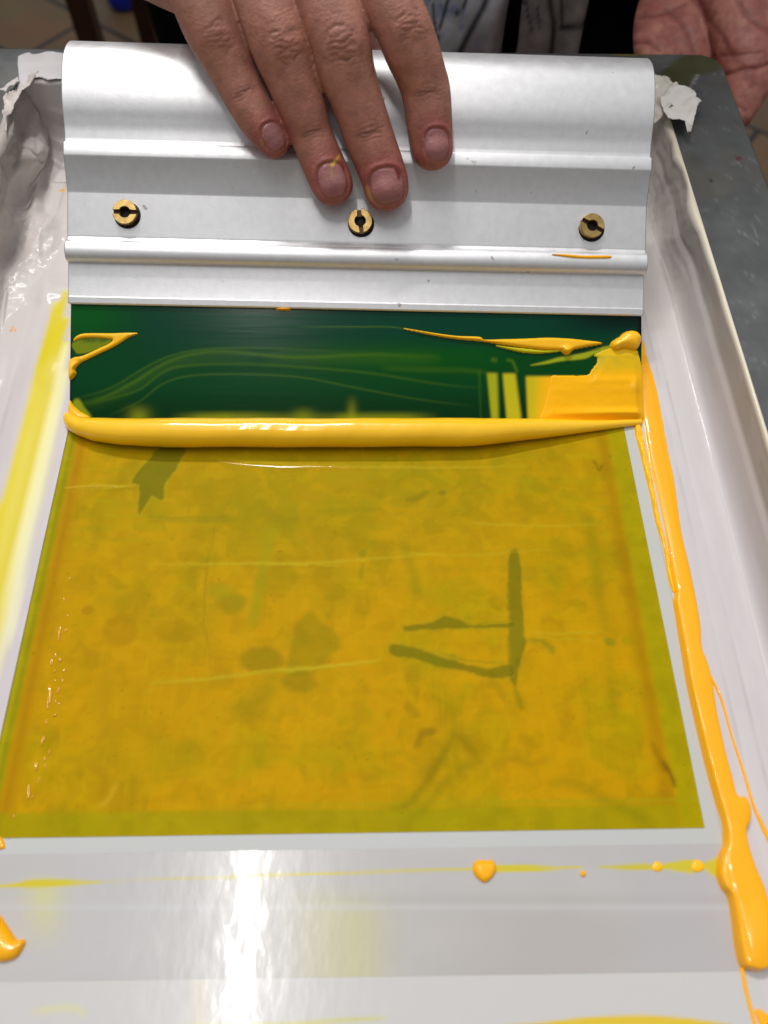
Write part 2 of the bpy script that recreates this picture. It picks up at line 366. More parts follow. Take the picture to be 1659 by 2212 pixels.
    P.disc(*A([(520, 860)])[0], 38, 33, (150, 112, 0), .38, .2); P.disc(*A([(378, 770)])[0], 13, 10, (140, 104, 2), .4, .3); P.disc(*A([(760, 860)])[0], 42, 26, (148, 116, 0), .35, .3)
    P.disc(*A([(1570, 530)])[0], 9, 9, (140, 128, 10), .7, .4); P.line(A([(1568, 560), (1555, 640)]), (124, 116, 4), 6, .5*.8)
    P.disc(*B([(250, 265)])[0], 7, 5, (130, 112, 8), .7); P.line(B([(90, 290), (150, 285), (195, 250)]), (110, 108, 4), 7, .7*.8)
    P.line(B([(905, 120), (930, 160), (945, 140)]), (116, 78, 4), 4, .7*.8); P.line(B([(860, 350), (900, 440), (930, 700), (960, 900)]), (128, 122, 4), 14, .5*.8)
    P.disc(*B([(975, 910)])[0], 12, 10, (132, 128, 14), .7, .3); P.line(B([(960, 900), (985, 1100), (990, 1250)]), (134, 124, 4), 12, .35*.8)
    P.line(B([(70, 430), (120, 600), (150, 740)]), (128, 124, 4), 13, .45*.8); P.line(B([(80, 1180), (130, 1210), (140, 1240)]), (118, 106, 4), 10, .5*.8)
    P.disc(*B([(185, 1300)])[0], 16, 12, (148, 122, 6), .5, .3)
    P.line(A([(1030, 215), (985, 310), (930, 400), (915, 490), (895, 560), (885, 700), (880, 850), (905, 950), (912, 1080)]), (150, 120, 8), 1.8, .6)
    for L_ in ([(330, 3270), (420, 3150), (520, 3050), (640, 2990)],):
        P.line([(829.5+(x-200)*.5, 1590.9+(y-2900)*.5) for x, y in L_], (128, 120, 4), 12, .45*.8)
    # lower dark swirls (x, y on the grid)
    P.line([(840, 1752), (880, 1740), (905, 1712), (930, 1672), (960, 1625), (985, 1590), (1020, 1620), (1045, 1660)], (120, 104, 4), 11, .55*.8)
    P.line([(915, 1575), (905, 1600), (895, 1622)], (118, 98, 4), 9, .6*.8); P.disc(930, 1580, 12, 8, (140, 116, 8), .6)
    P.line([(1430, 1640), (1447, 1670), (1458, 1702)], (112, 84, 6), 6, .8); P.line([(1405, 1600), (1425, 1640), (1440, 1670)], (118, 86, 4), 8, .5*.8)
    P.line([(1180, 1700), (1240, 1690), (1330, 1740), (1420, 1785)], (118, 114, 4), 14, .45*.8); P.line([(1060, 1660), (1100, 1640), (1150, 1650), (1200, 1630)], (130, 110, 4), 10, .4*.8)
    P.line([(180, 1650), (215, 1665), (225, 1700), (205, 1735)], (160, 122, 4), 14, .55); P.line([(210, 1745), (240, 1720), (250, 1690)], (196, 156, 30), 6, .55)
    P.line([(230, 1440), (225, 1540), (232, 1600)], (164, 130, 6), 22, .5); P.disc(510, 1300, 18, 18, (150, 136, 10), .5, .4)
    # pale scratches
    for L_, w_, a_ in (([(310, 1222), (480, 1218), (700, 1215), (940, 1196)], 4, .6), ([(310, 1476), (450, 1466), (600, 1448), (830, 1430)], 4.5, .7), ([(600, 1452), (700, 1440), (830, 1424)], 3, .7),
                      ([(140, 1052), (210, 1048), (285, 1054)], 2.5, .8), ([(140, 1060), (220, 1056), (290, 1050)], 1.6, .7), ([(1010, 1128), (1130, 1136), (1300, 1130)], 3, .5),
                      ([(1140, 1366), (1200, 1368), (1310, 1364)], 2.5, .55), ([(1150, 1376), (1220, 1380), (1310, 1386)], 2.0, .45), ([(560, 1220), (680, 1220), (740, 1224)], 2, .6),
                      ([(450, 988), (560, 998), (800, 1010), (1150, 1008)], 3, .55), ([(830, 1190), (1000, 1200), (1200, 1186)], 3, .35), ([(300, 1120), (380, 1122), (500, 1119)], 2, .3)):
        P.line(L_, (186, 166, 30), w_, a_*.8)
    for k in range(220):
        x = rng.uniform(0, 1500); y = rng.uniform(980, 1800); P_r = rng.uniform(.8, 2.6)
        m = (abs(px-x) < 12) & (abs(py-y) < 12)
        r = np.hypot(px[m]-x, py[m]-y); w_ = (sst(P_r*1.5, P_r*.4, r)*rng.uniform(.15, .5))[:, None]; P.c[m] = P.c[m]*(1-w_)+S2L((110, 84, 6))*w_
    # relief: brushed ridges near the bead, edges of the film
    hz = .05*(fbm(X/30, Y/.9+3)-.5)*sst(120, 140, Y)+.06*(n1-.5)
    for L_, w_, a_ in (([(450, 990), (560, 1000), (620, 1006), (800, 1012), (1150, 1008)], 4, .07), ([(480, 1000), (560, 1008), (700, 1014)], 2.5, .08), ([(310, 1222), (480, 1218), (740, 1222)], 3, .12), ([(600, 1450), (830, 1428)], 3, .12), ([(140, 1056), (290, 1052)], 3, .2)):
        d, t = ldist(px, py, catmull(L_, 6, False)); hz += a_*np.exp(-(d/w_)**2)
    hz += .25*blob(X, -90.0, .5)*fbm(Y/3, X*0)
    V[:, 2] += hz*MM
    # ragged left edge
    e = X < -97.9; V[e, 0] += (.7*(fbm(Y[e]/3, Y[e]*0+4)-.5)+.5*(fbm(Y[e]/20, Y[e]*0+8)-.5))*MM
    return mesh('stencil', V, F, STEN, scr, col=P.c)
stencil()
# ---- mesh fabric under everything
def fabric():
    X, Y, V, F = px_grid(-135, 117, -80, 294, 1.0, 0); px, py = proj(V)
    P = Paint((188, 190, 186), px, py); P.mix((182, 187, 192), sst(40, 0, Y)*.4)
    return mesh('mesh_fabric', V, F, MESHM, scr, col=P.c)
fabric()
def tape_sheet(name, x0, x1, y0, y1, z, st_, base, m=TAPEB, painter=None, label=None):
    X, Y, V, F = px_grid(x0, x1, y0, y1, st_, z); px, py = proj(V); P = Paint(base, px, py)
    V[:, 2] += .05*MM*(fbm(X/12, Y/12)-.5)
    if painter: painter(P, X, Y, V)
    o = mesh(name, V, F, m, scr, col=P.c)
    if label: o['label'] = label
    return o
def paint_stains(P, X, Y, V):
    c = (206, 190, 20)
    P.mix((170, 170, 168), .5*fbm(X/20, Y/8)); P.mix((190, 190, 192), np.exp(-((P.px-250)/260)**2)*.4)
    # faint yellow washes
    P.mix((208, 206, 120), np.exp(-((P.px-95)/42)**2)*sst(2090, 1930, P.py)*sst(1880, 1915, P.py)*.55)
    P.mix((196, 194, 130), np.exp(-((P.px-770)/70)**2)*sst(1900, 1990, P.py)*.55); P.mix((200, 198, 150), np.exp(-((P.px-690)/60)**2)*sst(1890, 1960, P.py)*.4)
    P.mix((170, 164, 156), np.exp(-((P.px-1180)/240)**2)*.5*sst(1900, 1990, P.py)); P.mix((176, 173, 180), sst(1320, 1400, P.px)*sst(2130, 2090, P.py)*.3)
    P.mix((164, 162, 160), np.exp(-((P.py-1942)/9)**2)*.2*sst(500, 900, P.px)); P.mix((198, 198, 202), np.exp(-((P.py-1960)/6)**2)*.4)
    # the thin olive line
    P.poly([(-60, 1916), (30, 1908), (60, 1901), (95, 1898), (165, 1901), (215, 1906), (165, 1912), (75, 1918), (20, 1917), (-60, 1920)], c, .95, 3)
    P.line([(200, 1905), (330, 1900), (450, 1896), (550, 1892), (700, 1887), (830, 1882), (1020, 1878)], c, 2.2, .6, taper=False)
    P.line([(480, 1895), (550, 1892), (620, 1890)], (196, 186, 40), 4.5, .8); P.line([(620, 1890), (760, 1885), (900, 1881), (1020, 1878)], c, 2.6, .8, taper=False)
    P.line([(565, 1895), (562, 1905), (560, 1925)], (196, 190, 60), 2, .7)
    P.poly([(1060, 1869), (1130, 1868), (1200, 1871), (1262, 1873), (1200, 1879), (1140, 1883), (1060, 1884)], c, .95, 2.5)
    P.poly([(1292, 1873), (1340, 1868), (1405, 1866), (1410, 1878), (1340, 1878)], (200, 186, 12), .95, 2.5)
    P.poly([(1425, 1870), (1450, 1862), (1500, 1858), (1500, 1886), (1450, 1880), (1425, 1878)], (206, 190, 10), .95, 2.5)
    P.poly([(1515, 1868), (1530, 1860), (1560, 1852), (1560, 1900), (1540, 1892), (1525, 1880)], (206, 190, 10), .95, 3)
    # stains at the bottom edge
    P.mix((214, 206, 90), sst(2195, 2212, P.py+8*fbm(P.px/40, P.px*0))*.25)
    P.line([(330, 2220), (600, 2216), (760, 2204), (830, 2200)], (205, 200, 60), 5, .7); P.line([(60, 2190), (150, 2180), (190, 2196)], (214, 210, 130), 9, .5)
tape_sheet('bottom_tape', -99, 92, -78, 19.6, .16, .55, (190, 187, 185), painter=paint_stains)
def paint2(P, X, Y, V):
    V[:, 1] += (1.3*(fbm(X/6, X*0)-.5)*sst(1.6, 2.2, Y)+X*-.0035)*MM
    P.mix((206, 204, 200), .5+0*X); 
    P.poly([(1100, 2215), (1180, 2206), (1260, 2196), (1374, 2190), (1440, 2193), (1510, 2200), (1560, 2215)], (222, 190, 12), .95, 4)
    P.line([(380, 2218), (600, 2214), (760, 2203), (840, 2199)], (205, 200, 60), 5, .7); P.line([(60, 2190), (150, 2180), (190, 2196)], (214, 210, 130), 9, .5)
    P.mix((228, 220, 190), np.exp(-((P.px-430)/20)**2)*.4)
tape_sheet('bottom_tape', -99, 92, -78, -8.0, .34, .55, (194, 193, 194), painter=paint2)
# ---- side linings of tape (floor strip, fillet, wall, rolled rim)
def crumple(u, v, k=5, seed=1, Ls=(9, 26)):
    r = np.random.default_rng(seed); out = 0; wu = u+7*(fbm(u/17+seed, v/17)-.5); wv = v+7*(fbm(u/17+9, v/17+seed)-.5); tot = 0
    for i in range(k):
        a = r.uniform(0, math.pi); L_ = r.uniform(*Ls); ph = r.uniform(0, 1)
        q = (wu*math.cos(a)+wv*math.sin(a))/L_+ph; out = out+(np.abs((q % 1)-.5)*4-1)*L_/Ls[1]; tot += (L_/Ls[1])**2
    return out/math.sqrt(tot)
def lining(side):
    R_ = 9.0
    xa = 90.5 if side > 0 else 98.3; Wd = 117 if side > 0 else 135
    cp = catmull([(xa, .2), (xa+.8, .3), (Wd-17, .3), (Wd-10, .3), (Wd-6, .35), (Wd-3.8, 1.1), (Wd-2.3, 3.0), (Wd-1.4, 6.5), (Wd-1.1, 13)], 9, False)
    prof = [tuple(v) for v in cp]+[(Wd-.6, 14.5)]+[(Wd-.25, z) for z in np.arange(16, 25.0, .6)]
    prof += [(Wd, 25.4), (Wd+.35, 25.6), (Wd+.7, 25.65), (Wd+1.0, 25.45)]
    prof = np.array(prof); n = len(prof); d = np.gradient(prof, axis=0); nr = np.stack([-d[:, 1], d[:, 0]], 1); nr /= np.linalg.norm(nr, axis=1)[:, None]
    arc = np.r_[0, np.cumsum(np.hypot(*np.diff(prof, axis=0).T))]
    ys = np.arange(-78, 293.2, .5); U, Yg = np.meshgrid(arc, ys, indexing='ij')
    amp = .05+2.3*sst(185, 250, Yg)+.35*sst(110, 190, Yg)
    edge = sst(0, 5, U)*sst(arc[-1], arc[-1]-2.5, U)*(1 if side > 0 else 1.0)
    cr_ = crumple(U, Yg*.42, 5, 3 if side > 0 else 8)+.08*crumple(U, Yg, 4, 13, (4, 9))
    wave = .28*sst(6, 14, U)*sst(30, 22, U)*sst(60, 170, Yg)*(np.sin(U/3.0+Yg/60)+.6*np.sin(U/1.7-Yg/35+1))
    if side > 0: wave = wave+.35*sst(130, 210, Yg)*np.exp(-((U-13-Yg/60)/2.6)**2)*sst(60, 110, Yg)
    e0 = Wd-8-xa; cr_ = cr_+1.0*sst(e0-4, e0+6, U)
    D = (cr_*amp*(1-.45*(side > 0))+wave)*edge
    e0 = Wd-8-xa; D = np.maximum(D, -.2-1.8*sst(e0-2, e0+8, U)*sst(e0+22, e0+14, U))
    if side < 0:
        qx, qy = proj(np.stack([-np.repeat(prof[:, 0], len(ys)), Yg.ravel(), np.repeat(prof[:, 1], len(ys))], 1)*MM)
        for L_, w_, a_ in (([(134, 415), (120, 460), (99, 509)], 2.2, .45), ([(142, 418), (128, 462), (112, 500)], 1.8, .35), ([(102, 482), (94, 500), (90, 530), (87, 554)], 2.0, .45), ([(123, 504), (118, 525), (107, 559)], 2.0, .5),
                          ([(76, 343), (67, 355), (69, 372), (55, 413)], 2.4, .7), ([(66, 418), (58, 440), (44, 454), (27, 445)], 2.6, .7), ([(29, 321), (45, 337), (61, 353)], 2.2, -.6), ([(137, 303), (110, 318), (85, 330)], 4, .8), ([(15, 640), (8, 680), (2, 720)], 3, .5)):
            dd, _ = ldist(qx, qy, catmull(L_, 5, False)); D = D+a_*np.exp(-(dd/w_)**2).reshape(D.shape)
    Px = prof[:, 0][:, None]+nr[:, 0][:, None]*D; Pz = prof[:, 1][:, None]+nr[:, 1][:, None]*D
    Px = np.minimum(Px, np.where(Pz < 25.2, Wd-.1, 300)); Pz = np.maximum(Pz, .22)
    if side < 0:
        Px = Px+0
    V = np.stack([side*Px.ravel()*MM, Yg.ravel()*MM, Pz.ravel()*MM], 1)
    F = gridfaces(n, len(ys));
    if side < 0: F = F[:, ::-1]
    px, py = proj(V); P = Paint((203, 198, 200) if side > 0 else (199, 192, 195), px, py)
    u = U.ravel(); y = Yg.ravel()
    P.mix((214, 206, 196), sst(130, 220, y)*.6)
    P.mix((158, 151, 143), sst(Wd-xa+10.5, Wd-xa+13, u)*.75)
    P.mix((222, 219, 220), sst(.5, .7, fbm(u/4, y/16))*.15)
    for u0, sl, a_ in ((9, .012, .3), (15, -.008, .3), (21, .01, .35)): P.mix((160, 153, 150), np.exp(-((u-u0-sl*y-.5*fbm(y/9, y*0+u0))/.22)**2)*a_*sst(-78, 40, y)); P.mix((222, 219, 219), sst(0, .4, u-u0-sl*y-.5*fbm(y/9, y*0+u0))*sst(2.4, 0, u-u0-sl*y)*.18)
    if side > 0: P.mix((226, 216, 194), sst(arc[-1]-2.6, arc[-1]-1.2, u)*.9)
    if side < 0:
        # yellow wash dragged along the tape, in stripes
        L1 = [(143, 612), (120, 655), (100, 709), (82, 770), (65, 834), (47, 890), (30, 954), (10, 1039), (-15, 1110), (-60, 1300), (-160, 1700), (-260, 2200)]
        R1 = [(146, 800), (140, 860), (128, 925), (110, 1010), (96, 1075), (82, 1130), (60, 1230), (40, 1330), (15, 1420), (-10, 1520), (-60, 1750), (-150, 2200)]
        poly = L1+R1[::-1]; d = sdist(px, py, poly)
        dl, _ = ldist(px, py, L1); dr, _ = ldist(px, py, R1)
        xx = V[:, 0]*1000
        f_ = dl/(dl+dr+1e-6); stripes = vnoise(xx/.55+3, y/90)*.6+vnoise(xx/1.7+30, y/160)*.5
        P.mix((232, 218, 40), sst(-1.5, 2.5, d)*np.clip(1.5-f_*1.25+.7*(stripes-.55)*1.5, .12, 1))
        P.mix((218, 200, 0), sst(-1, 3, d)*sst(.8, .35, f_+.45*(stripes-.5))*np.clip(.35+1.1*vnoise(xx/.42+9, y/120+4), 0, 1))
        P.mix((240, 238, 190), sst(0, 3, d)*sst(.62, .8, vnoise(xx/.33+19, y/140+2))*sst(.1, .4, f_)*.6)
        P.mix((240, 176, 20), sst(1.5, .5, np.hypot((px-48)/3, (py-1305/1.0+0)/4+0*px))*0)
        for x_, y_ in ((24, 714), (33, 713), (27, 708)): P.disc(x_, y_, 2.8, 3.2, (236, 150, 30), .8)
    P.disc(135, 411, 7, 2.6, (236, 172, 20), .95)
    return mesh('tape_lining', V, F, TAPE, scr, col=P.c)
lining(1); lining(-1)
# back lining in the far corners
def back_lining():
    xs = np.arange(-134, 116.1, .8); R_ = 10
    prof = [(268+k*.6, .35) for k in range(27)]; prof += [(284+R_*math.sin(a)-.3, .35+R_*(1-math.cos(a))) for a in np.linspace(0, math.pi/2, 20)[1:]]
    prof += [(293.7, z) for z in np.arange(11, 25.3, .7)]+[(294.6, 25.6)]+[(294.6+k, 25.75+.15*math.sin(k)) for k in range(1, 12)]
    prof = np.array(prof); d = np.gradient(prof, axis=0); nr = np.stack([-d[:, 1], d[:, 0]], 1); nr /= np.linalg.norm(nr, axis=1)[:, None]
    arc = np.r_[0, np.cumsum(np.hypot(*np.diff(prof, axis=0).T))]; U, X = np.meshgrid(arc, xs, indexing='ij')
    top = arc[np.argmax(prof[:, 1] > 25.5)]
    D = crumple(X*.7, U*.7, 5, 5)*np.where(U > top, .25, 2.4)*sst(0, 4, U)
    D = np.maximum(D, np.where(U > top-1, -.1, -.3))
    Py = prof[:, 0][:, None]+nr[:, 0][:, None]*D; Pz = np.maximum(prof[:, 1][:, None]+nr[:, 1][:, None]*D, .25)
    Py = np.minimum(Py, np.where(U < top, 293.9, 999))
    lim = 294.6+3+3*(fbm(X/9, X*0)-.5)   # ragged far edge lying on the frame
    Py = np.minimum(Py, lim)
    V = np.stack([X.ravel()*MM, Py.ravel()*MM, Pz.ravel()*MM], 1); px, py = proj(V); P = Paint((208, 202, 200), px, py)
    P.mix((196, 186, 172), sst(3, 12, U.ravel())*sst(40, 26, U.ravel())*.4)
    return mesh('tape_lining', V, gridfaces(len(prof), len(xs))[:, ::-1], TAPE, scr, col=P.c)
back_lining()
# ---- loose crumpled flaps of tape on the frame
def flap(name, pts, tris_z, seed, base, amp=1.2, st_=.7, zb=26.0):
    """pts: outline on the photo grid, lying at about zb mm, raised by folds"""
    Q = np.array([flat(x, y, zb*MM)[:2]*1000 for x, y in pts]); x0, y0 = Q.min(0); x1, y1 = Q.max(0)
    xs = np.arange(x0-st_, x1+2*st_, st_); ys = np.arange(y0-st_, y1+2*st_, st_); X, Y = np.meshgrid(xs, ys, indexing='ij')
    d = sdist(X, Y, Q).reshape(X.shape)
    z = zb+np.maximum(amp*(crumple(X, Y, 5, seed, (6, 16))+.6), 0)+tris_z(X, Y)
    # pull outside vertices to the outline
    keep = d > -st_*.9
    F = gridfaces(*X.shape); kf = keep.ravel()[F].all(1)
    # snap: move border vertices inwards along gradient
    gx, gy = np.gradient(d, st_); g = np.hypot(gx, gy)+1e-6; mv = np.where(d < 0, -d, 0); X2 = X+gx/g*mv; Y2 = Y+gy/g*mv
    V = np.stack([X2.ravel(), Y2.ravel(), z.ravel()], 1)*MM; F = F[kf]; used = np.unique(F); mp_ = -np.ones(len(V), int); mp_[used] = np.arange(len(used))
    V = V[used]; px, py = proj(V); P = Paint(base, px, py); P.mix((232, 228, 222), .3*fbm(V[:, 0]*200, V[:, 1]*200))
    o = mesh(name, V, mp_[F], TAPE, scr, col=P.c); s = o.modifiers.new('s', 'SOLIDIFY'); s.thickness = .00012; s.offset = 1
    return o
flap('tape_flap', [(1440, 205), (1473, 214), (1493, 211), (1498, 219), (1497, 231), (1509, 239), (1496, 254), (1492, 275), (1487, 300), (1477, 304), (1466, 288), (1450, 282), (1425, 262), (1418, 235)], lambda X, Y: 3.0+0*X, 21, (224, 219, 212), 1.3)
flap('tape_flap', [(1405, 166), (1425, 168), (1442, 175), (1460, 192), (1474, 216), (1468, 236), (1440, 250), (1415, 270), (1400, 262), (1400, 200)], lambda X, Y: .4+0*X, 12, (205, 197, 184), 2.2)
flap('tape_flap', [(40, 125), (50, 121), (65, 116), (72, 120), (100, 115), (142, 118), (160, 119), (160, 176), (137, 173), (105, 176), (88, 170), (74, 172), (50, 190), (38, 202), (42, 170), (39, 140)], lambda X, Y: .3+0*X, 33, (208, 204, 206), .35)
flap('tape_flap', [(1, 205), (18, 186), (41, 171), (44, 180), (38, 200), (28, 200), (20, 214), (8, 210)], lambda X, Y: 1.0+0*X, 14, (206, 198, 196), 1.2)
flap('tape_flap', [(12, 226), (20, 212), (36, 198), (52, 188), (74, 172), (92, 176), (70, 186), (50, 200), (44, 216), (32, 240), (20, 268), (14, 300), (13, 250)], lambda X, Y: .8+0*X, 17, (202, 192, 186), 1.7)

# ------------------------------------------------------------------ ink as thick liquid
def ink_field(name, O, U_, V_, N_, poly, Hh, R_, m, st_=.4, base=None, wob=.05, parent=None, extra=None, col=None, sm=4, sink=.45, hfun=None, soft=False):
    """liquid lying on the plane O + u U + v V (mm): domed inside the outline, sinking just under the surface outside it"""
    Q = []
    for x, y in (catmull(poly, sm) if sm else poly):
        P_ = (onplane(x, y, O, N_)-O)*1000; Q.append((P_@U_, P_@V_))
    Q = np.array(Q); x0, y0 = Q.min(0)-1.5; x1, y1 = Q.max(0)+1.5
    xs = np.arange(x0, x1+st_, st_); ys = np.arange(y0, y1+st_, st_); X, Y = np.meshgrid(xs, ys, indexing='ij')
    d = sdist(X, Y, Q).reshape(X.shape)
    q = np.clip(d/R_, 0, 1); h = np.where(d > 0, Hh*np.sqrt(np.maximum(1-(1-q)**2, 0)), d*2.6)
    if soft: h = np.where(d > 0, Hh*sst(0, R_, d), d*1.2)
    h = h+np.where(d > 0, wob*(fbm(X/3, Y/3)-.5)*2*sst(0, R_, d), 0)
    W = O+(X[..., None]*U_+Y[..., None]*V_)*MM
    if hfun is not None:
        px, py = proj(W.reshape(-1, 3)); h = h+hfun(px, py, X.ravel(), Y.ravel()).reshape(X.shape)*sst(0, 3.0 if soft else .8, d)
    b0 = base(W[..., 0]*1000, W[..., 1]*1000) if base else 0
    W = W+N_*((h+b0)*MM)[..., None]
    keep = d > -sink; F = gridfaces(*X.shape); F = F[keep.ravel()[F].all(1)]; used = np.unique(F); mp_ = -np.ones(X.size, int); mp_[used] = np.arange(len(used))
    V = W.reshape(-1, 3)[used]; c = None
    if col: c = col(*proj(V), X.ravel()[used], Y.ravel()[used])
    return mesh(name, V, mp_[F], m, parent, col=c)
EX, EY, EZ = np.array([1., 0, 0]), np.array([0, 1., 0]), np.array([0, 0, 1.])
Z0 = np.array([0, 0, .00015])
def ribbon(line, hw):
    P_ = catmull(line, 5, False); h = np.interp(np.linspace(0, 1, len(P_)), np.linspace(0, 1, len(hw)), hw)
    T = np.gradient(P_, axis=0); T /= np.linalg.norm(T, axis=1)[:, None]; Nn = np.stack([-T[:, 1], T[:, 0]], 1)
    return np.concatenate([P_+Nn*h[:, None], (P_-Nn*h[:, None])[::-1]])
lb = lambda X, Y: np.where(np.abs(X) > 89.5, .16, 0.0)+np.interp(X, [110, 112.4, 114.3], [0, .5, 2.1])
SL_L = [(1384, 741), (1382, 800), (1384, 878), (1391, 926), (1402, 997), (1420, 1071), (1432, 1126), (1441, 1178), (1450, 1242), (1456, 1277), (1454, 1300), (1458, 1323), (1465, 1368), (1474, 1423), (1482, 1474), (1494, 1529), (1508, 1591), (1529, 1675), (1551, 1754), (1559, 1787), (1561, 1824), (1551, 1846), (1546, 1888), (1556, 1919), (1570, 1939), (1579, 1990), (1585, 2040), (1596, 2086), (1615, 2096), (1638, 2099)]
SL_R = [(1392, 745), (1399, 776), (1414, 824), (1426, 880), (1441, 965), (1457, 1045), (1471, 1145), (1491, 1232), (1505, 1303), (1513, 1355), (1515, 1400), (1526, 1432), (1536, 1468), (1547, 1539), (1558, 1591), (1571, 1647), (1583, 1690), (1588, 1714), (1597, 1721), (1606, 1719), (1617, 1737), (1621, 1759), (1618, 1779), (1611, 1796), (1616, 1830), (1630, 1874), (1647, 1916), (1658, 1961), (1669, 1998), (1674, 2050), (1662, 2088)]
def streak_h(px, py, X, Y):
    return 1.2*sst(1120, 1480, py)+.9*sst(1780, 2060, py)+.25*np.exp(-((py-1290)/16)**2-((px-1462)/14)**2)+.8*np.exp(-((px-1628)/28)**2-((py-2020)/60)**2)+.3*sst(1250, 1450, py)-.45*sst(1250, 950, py)
o = ink_field('ink_run', Z0, EX, EY, EZ, SL_L+SL_R[::-1], 1.0, 3.6, INKR, .33, base=lb, hfun=streak_h, wob=.06)
tag(o, 'long thick orange yellow ink run down the right side, ending in a fat blob', 'ink run')
o = ink_field('ink_run', Z0, EX, EY, EZ, ribbon([(1376, 915), (1380, 936), (1389, 974), (1400, 1023), (1410, 1068), (1421, 1123), (1436, 1184), (1447, 1245), (1455, 1280)], [5, 8, 6.5, 6, 5, 5, 4, 4, 3]), .75, .7, INK, .25, base=lb, sm=0,
              hfun=lambda px, py, X, Y: .25*np.sin(py/9)+.15*np.sin(py/4.1))
tag(o, 'thin beaded yellow ink trickle between the stencil edge and the long thick run', 'ink run')
o = ink_field('ink_run', Z0, EX, EY, EZ, ribbon([(1534, 1461), (1552, 1497), (1565, 1536), (1580, 1591), (1596, 1639), (1610, 1683), (1627, 1740), (1649, 1790), (1662, 1822), (1690, 1900)], [3, 3, 2.6, 2.6, 2.8, 3, 3.2, 5, 3, 3]), .5, .4, INKR, .22, base=lb, sm=0)
tag(o, 'hair thin orange ink thread on the white tape right of the thick run', 'ink run')
o = ink_field('ink_run', Z0, EX, EY, EZ, ribbon([(1602, 2090), (1610, 2138), (1621, 2180), (1631, 2220), (1640, 2260)], [5, 4.5, 4.5, 5, 5]), .35, .5, INKR, .25, base=lambda X, Y: lb(X, Y)+.2, sm=0)
tag(o, 'narrow pale orange ink trail below the fat blob at the lower right', 'ink run')
o = ink_field('ink_blob', Z0, EX, EY, EZ, [(1628, 2184), (1640, 2180), (1655, 2190), (1672, 2200), (1690, 2240), (1650, 2260), (1640, 2215)], .5, 1.4, INKR, .3, base=lambda X, Y: lb(X, Y)+.2)
tag(o, 'flat yellow ink blob at the bottom right corner of the photo', 'ink drop')
o = ink_field('ink_drop', Z0, EX, EY, EZ, [(1022, 1868), (1028, 1859), (1045, 1858), (1063, 1858), (1070, 1866), (1072, 1881), (1060, 1900), (1045, 1907), (1030, 1897), (1021, 1882)], 1.5, 2.0, INKR, .25, wob=.25)
tag(o, 'round glossy yellow ink drop sitting on the thin olive line', 'ink drop')
o = ink_field('ink_drop', Z0, EX, EY, EZ, [(1253, 1883), (1260, 1880), (1266, 1886), (1263, 1894), (1255, 1893)], .6, .7, INKR, .2)
tag(o, 'tiny orange ink speck right of the round drop, in the gap of the olive line', 'ink drop')
for (x, y, r, lab) in ((1420, 1872, 12, 'small flat yellow ink dot on the olive line, left of its neighbour'), (1507, 1871, 14, 'small flat yellow ink dot on the olive line, nearest the thick run')):
    o = ink_field('ink_drop', Z0, EX, EY, EZ, [(x+r*math.cos(a)*(1+.1*math.sin(3*a)), y+r*math.sin(a)) for a in np.linspace(0, 2*math.pi, 12, endpoint=False)], .45, 1.6, INK, .25)
    tag(o, lab, 'ink drop')
o = ink_field('ink_drop', Z0, EX, EY, EZ, [(-60, 1900), (-25, 1950), (0, 1976), (20, 2004), (37, 2029), (50, 2028), (56, 2034), (52, 2047), (35, 2070), (0, 2079), (-45, 2070), (-80, 1990), (-90, 1920)], 2.3, 3.2, INKR, .3)
tag(o, 'orange yellow ink drip with a pointed lip at the lower left edge', 'ink drop')
o = ink_field('ink_drop', Z0, EX, EY, EZ, [(-10, 1806), (4, 1810), (9, 1822), (10, 1832), (-12, 1834)], .5, .9, INKR, .25)
tag(o, 'small orange ink patch at the left edge just below the stencil corner', 'ink drop')
# wet lumps on the left side of the stencil
def lumps():
    LM = mat('wet_ink_lump', S2L((206, 152, 0)), .2, spec=.4, coat=1, coatr=.04)
    r = np.random.default_rng(4)
    spots = [(150, 1250, 2, 3), (138, 1295, 2, 4), (128, 1368, 4, 14), (142, 1362, 2.5, 4), (120, 1415, 3, 5), (130, 1425, 4, 5), (112, 1432, 3.5, 6), (138, 1448, 2.5, 5), (118, 1450, 3, 3), (108, 1500, 5, 17), (126, 1492, 3.5, 6), (120, 1515, 2.5, 4), (128, 1520, 2, 3), (103, 1522, 3, 9), (118, 1545, 4, 3.5), (100, 1560, 3, 6),
             (92, 1600, 4.5, 9), (106, 1625, 3, 5), (96, 1640, 2.5, 6), (78, 1655, 4.5, 9), (98, 1655, 2, 4), (84, 1685, 2, 6), (62, 1712, 5, 13), (70, 1722, 3, 3), (30, 1763, 2.5, 4), (135, 1470, 2, 4), (118, 1470, 2, 3), (146, 1330, 2, 3)]
    for x, y, rx, ry in spots:
        c = flat(x, y, .00015); e1 = flat(x+rx, y, .00015)-c; e2 = flat(x+rx*.25, y-ry, .00015)-c; n = 14; m = 5; base = 0; Vs = []; Fs = []
        ph = r.uniform(0, 6); V0 = []
        for i in range(m+1):
            q = i/m
            for k in range(n):
                a = 2*math.pi*k/n; w_ = 1+.22*math.sin(2*a+ph)+.12*math.sin(3*a+ph*2)
                rad = math.cos(q*math.pi/2)*1.15; V0.append(c+(e1*math.cos(a)+e2*math.sin(a))*w_*rad+EZ*(math.sin(q*math.pi/2)*(.00035 if ry > 2 else .0005)*min(rx/3.5, 1.3)-.00006))
        Vs += V0
        for i in range(m):
            for k in range(n): Fs.append((base+i*n+k, base+i*n+(k+1) % n, base+(i+1)*n+(k+1) % n, base+(i+1)*n+k))
        mesh('ink_lump', Vs, Fs, LM, scr)
lumps()
_U, _V, _N = np.array([1., 0, 0]), np.array([0, 1., 0]), np.array([0, 0, 1.])
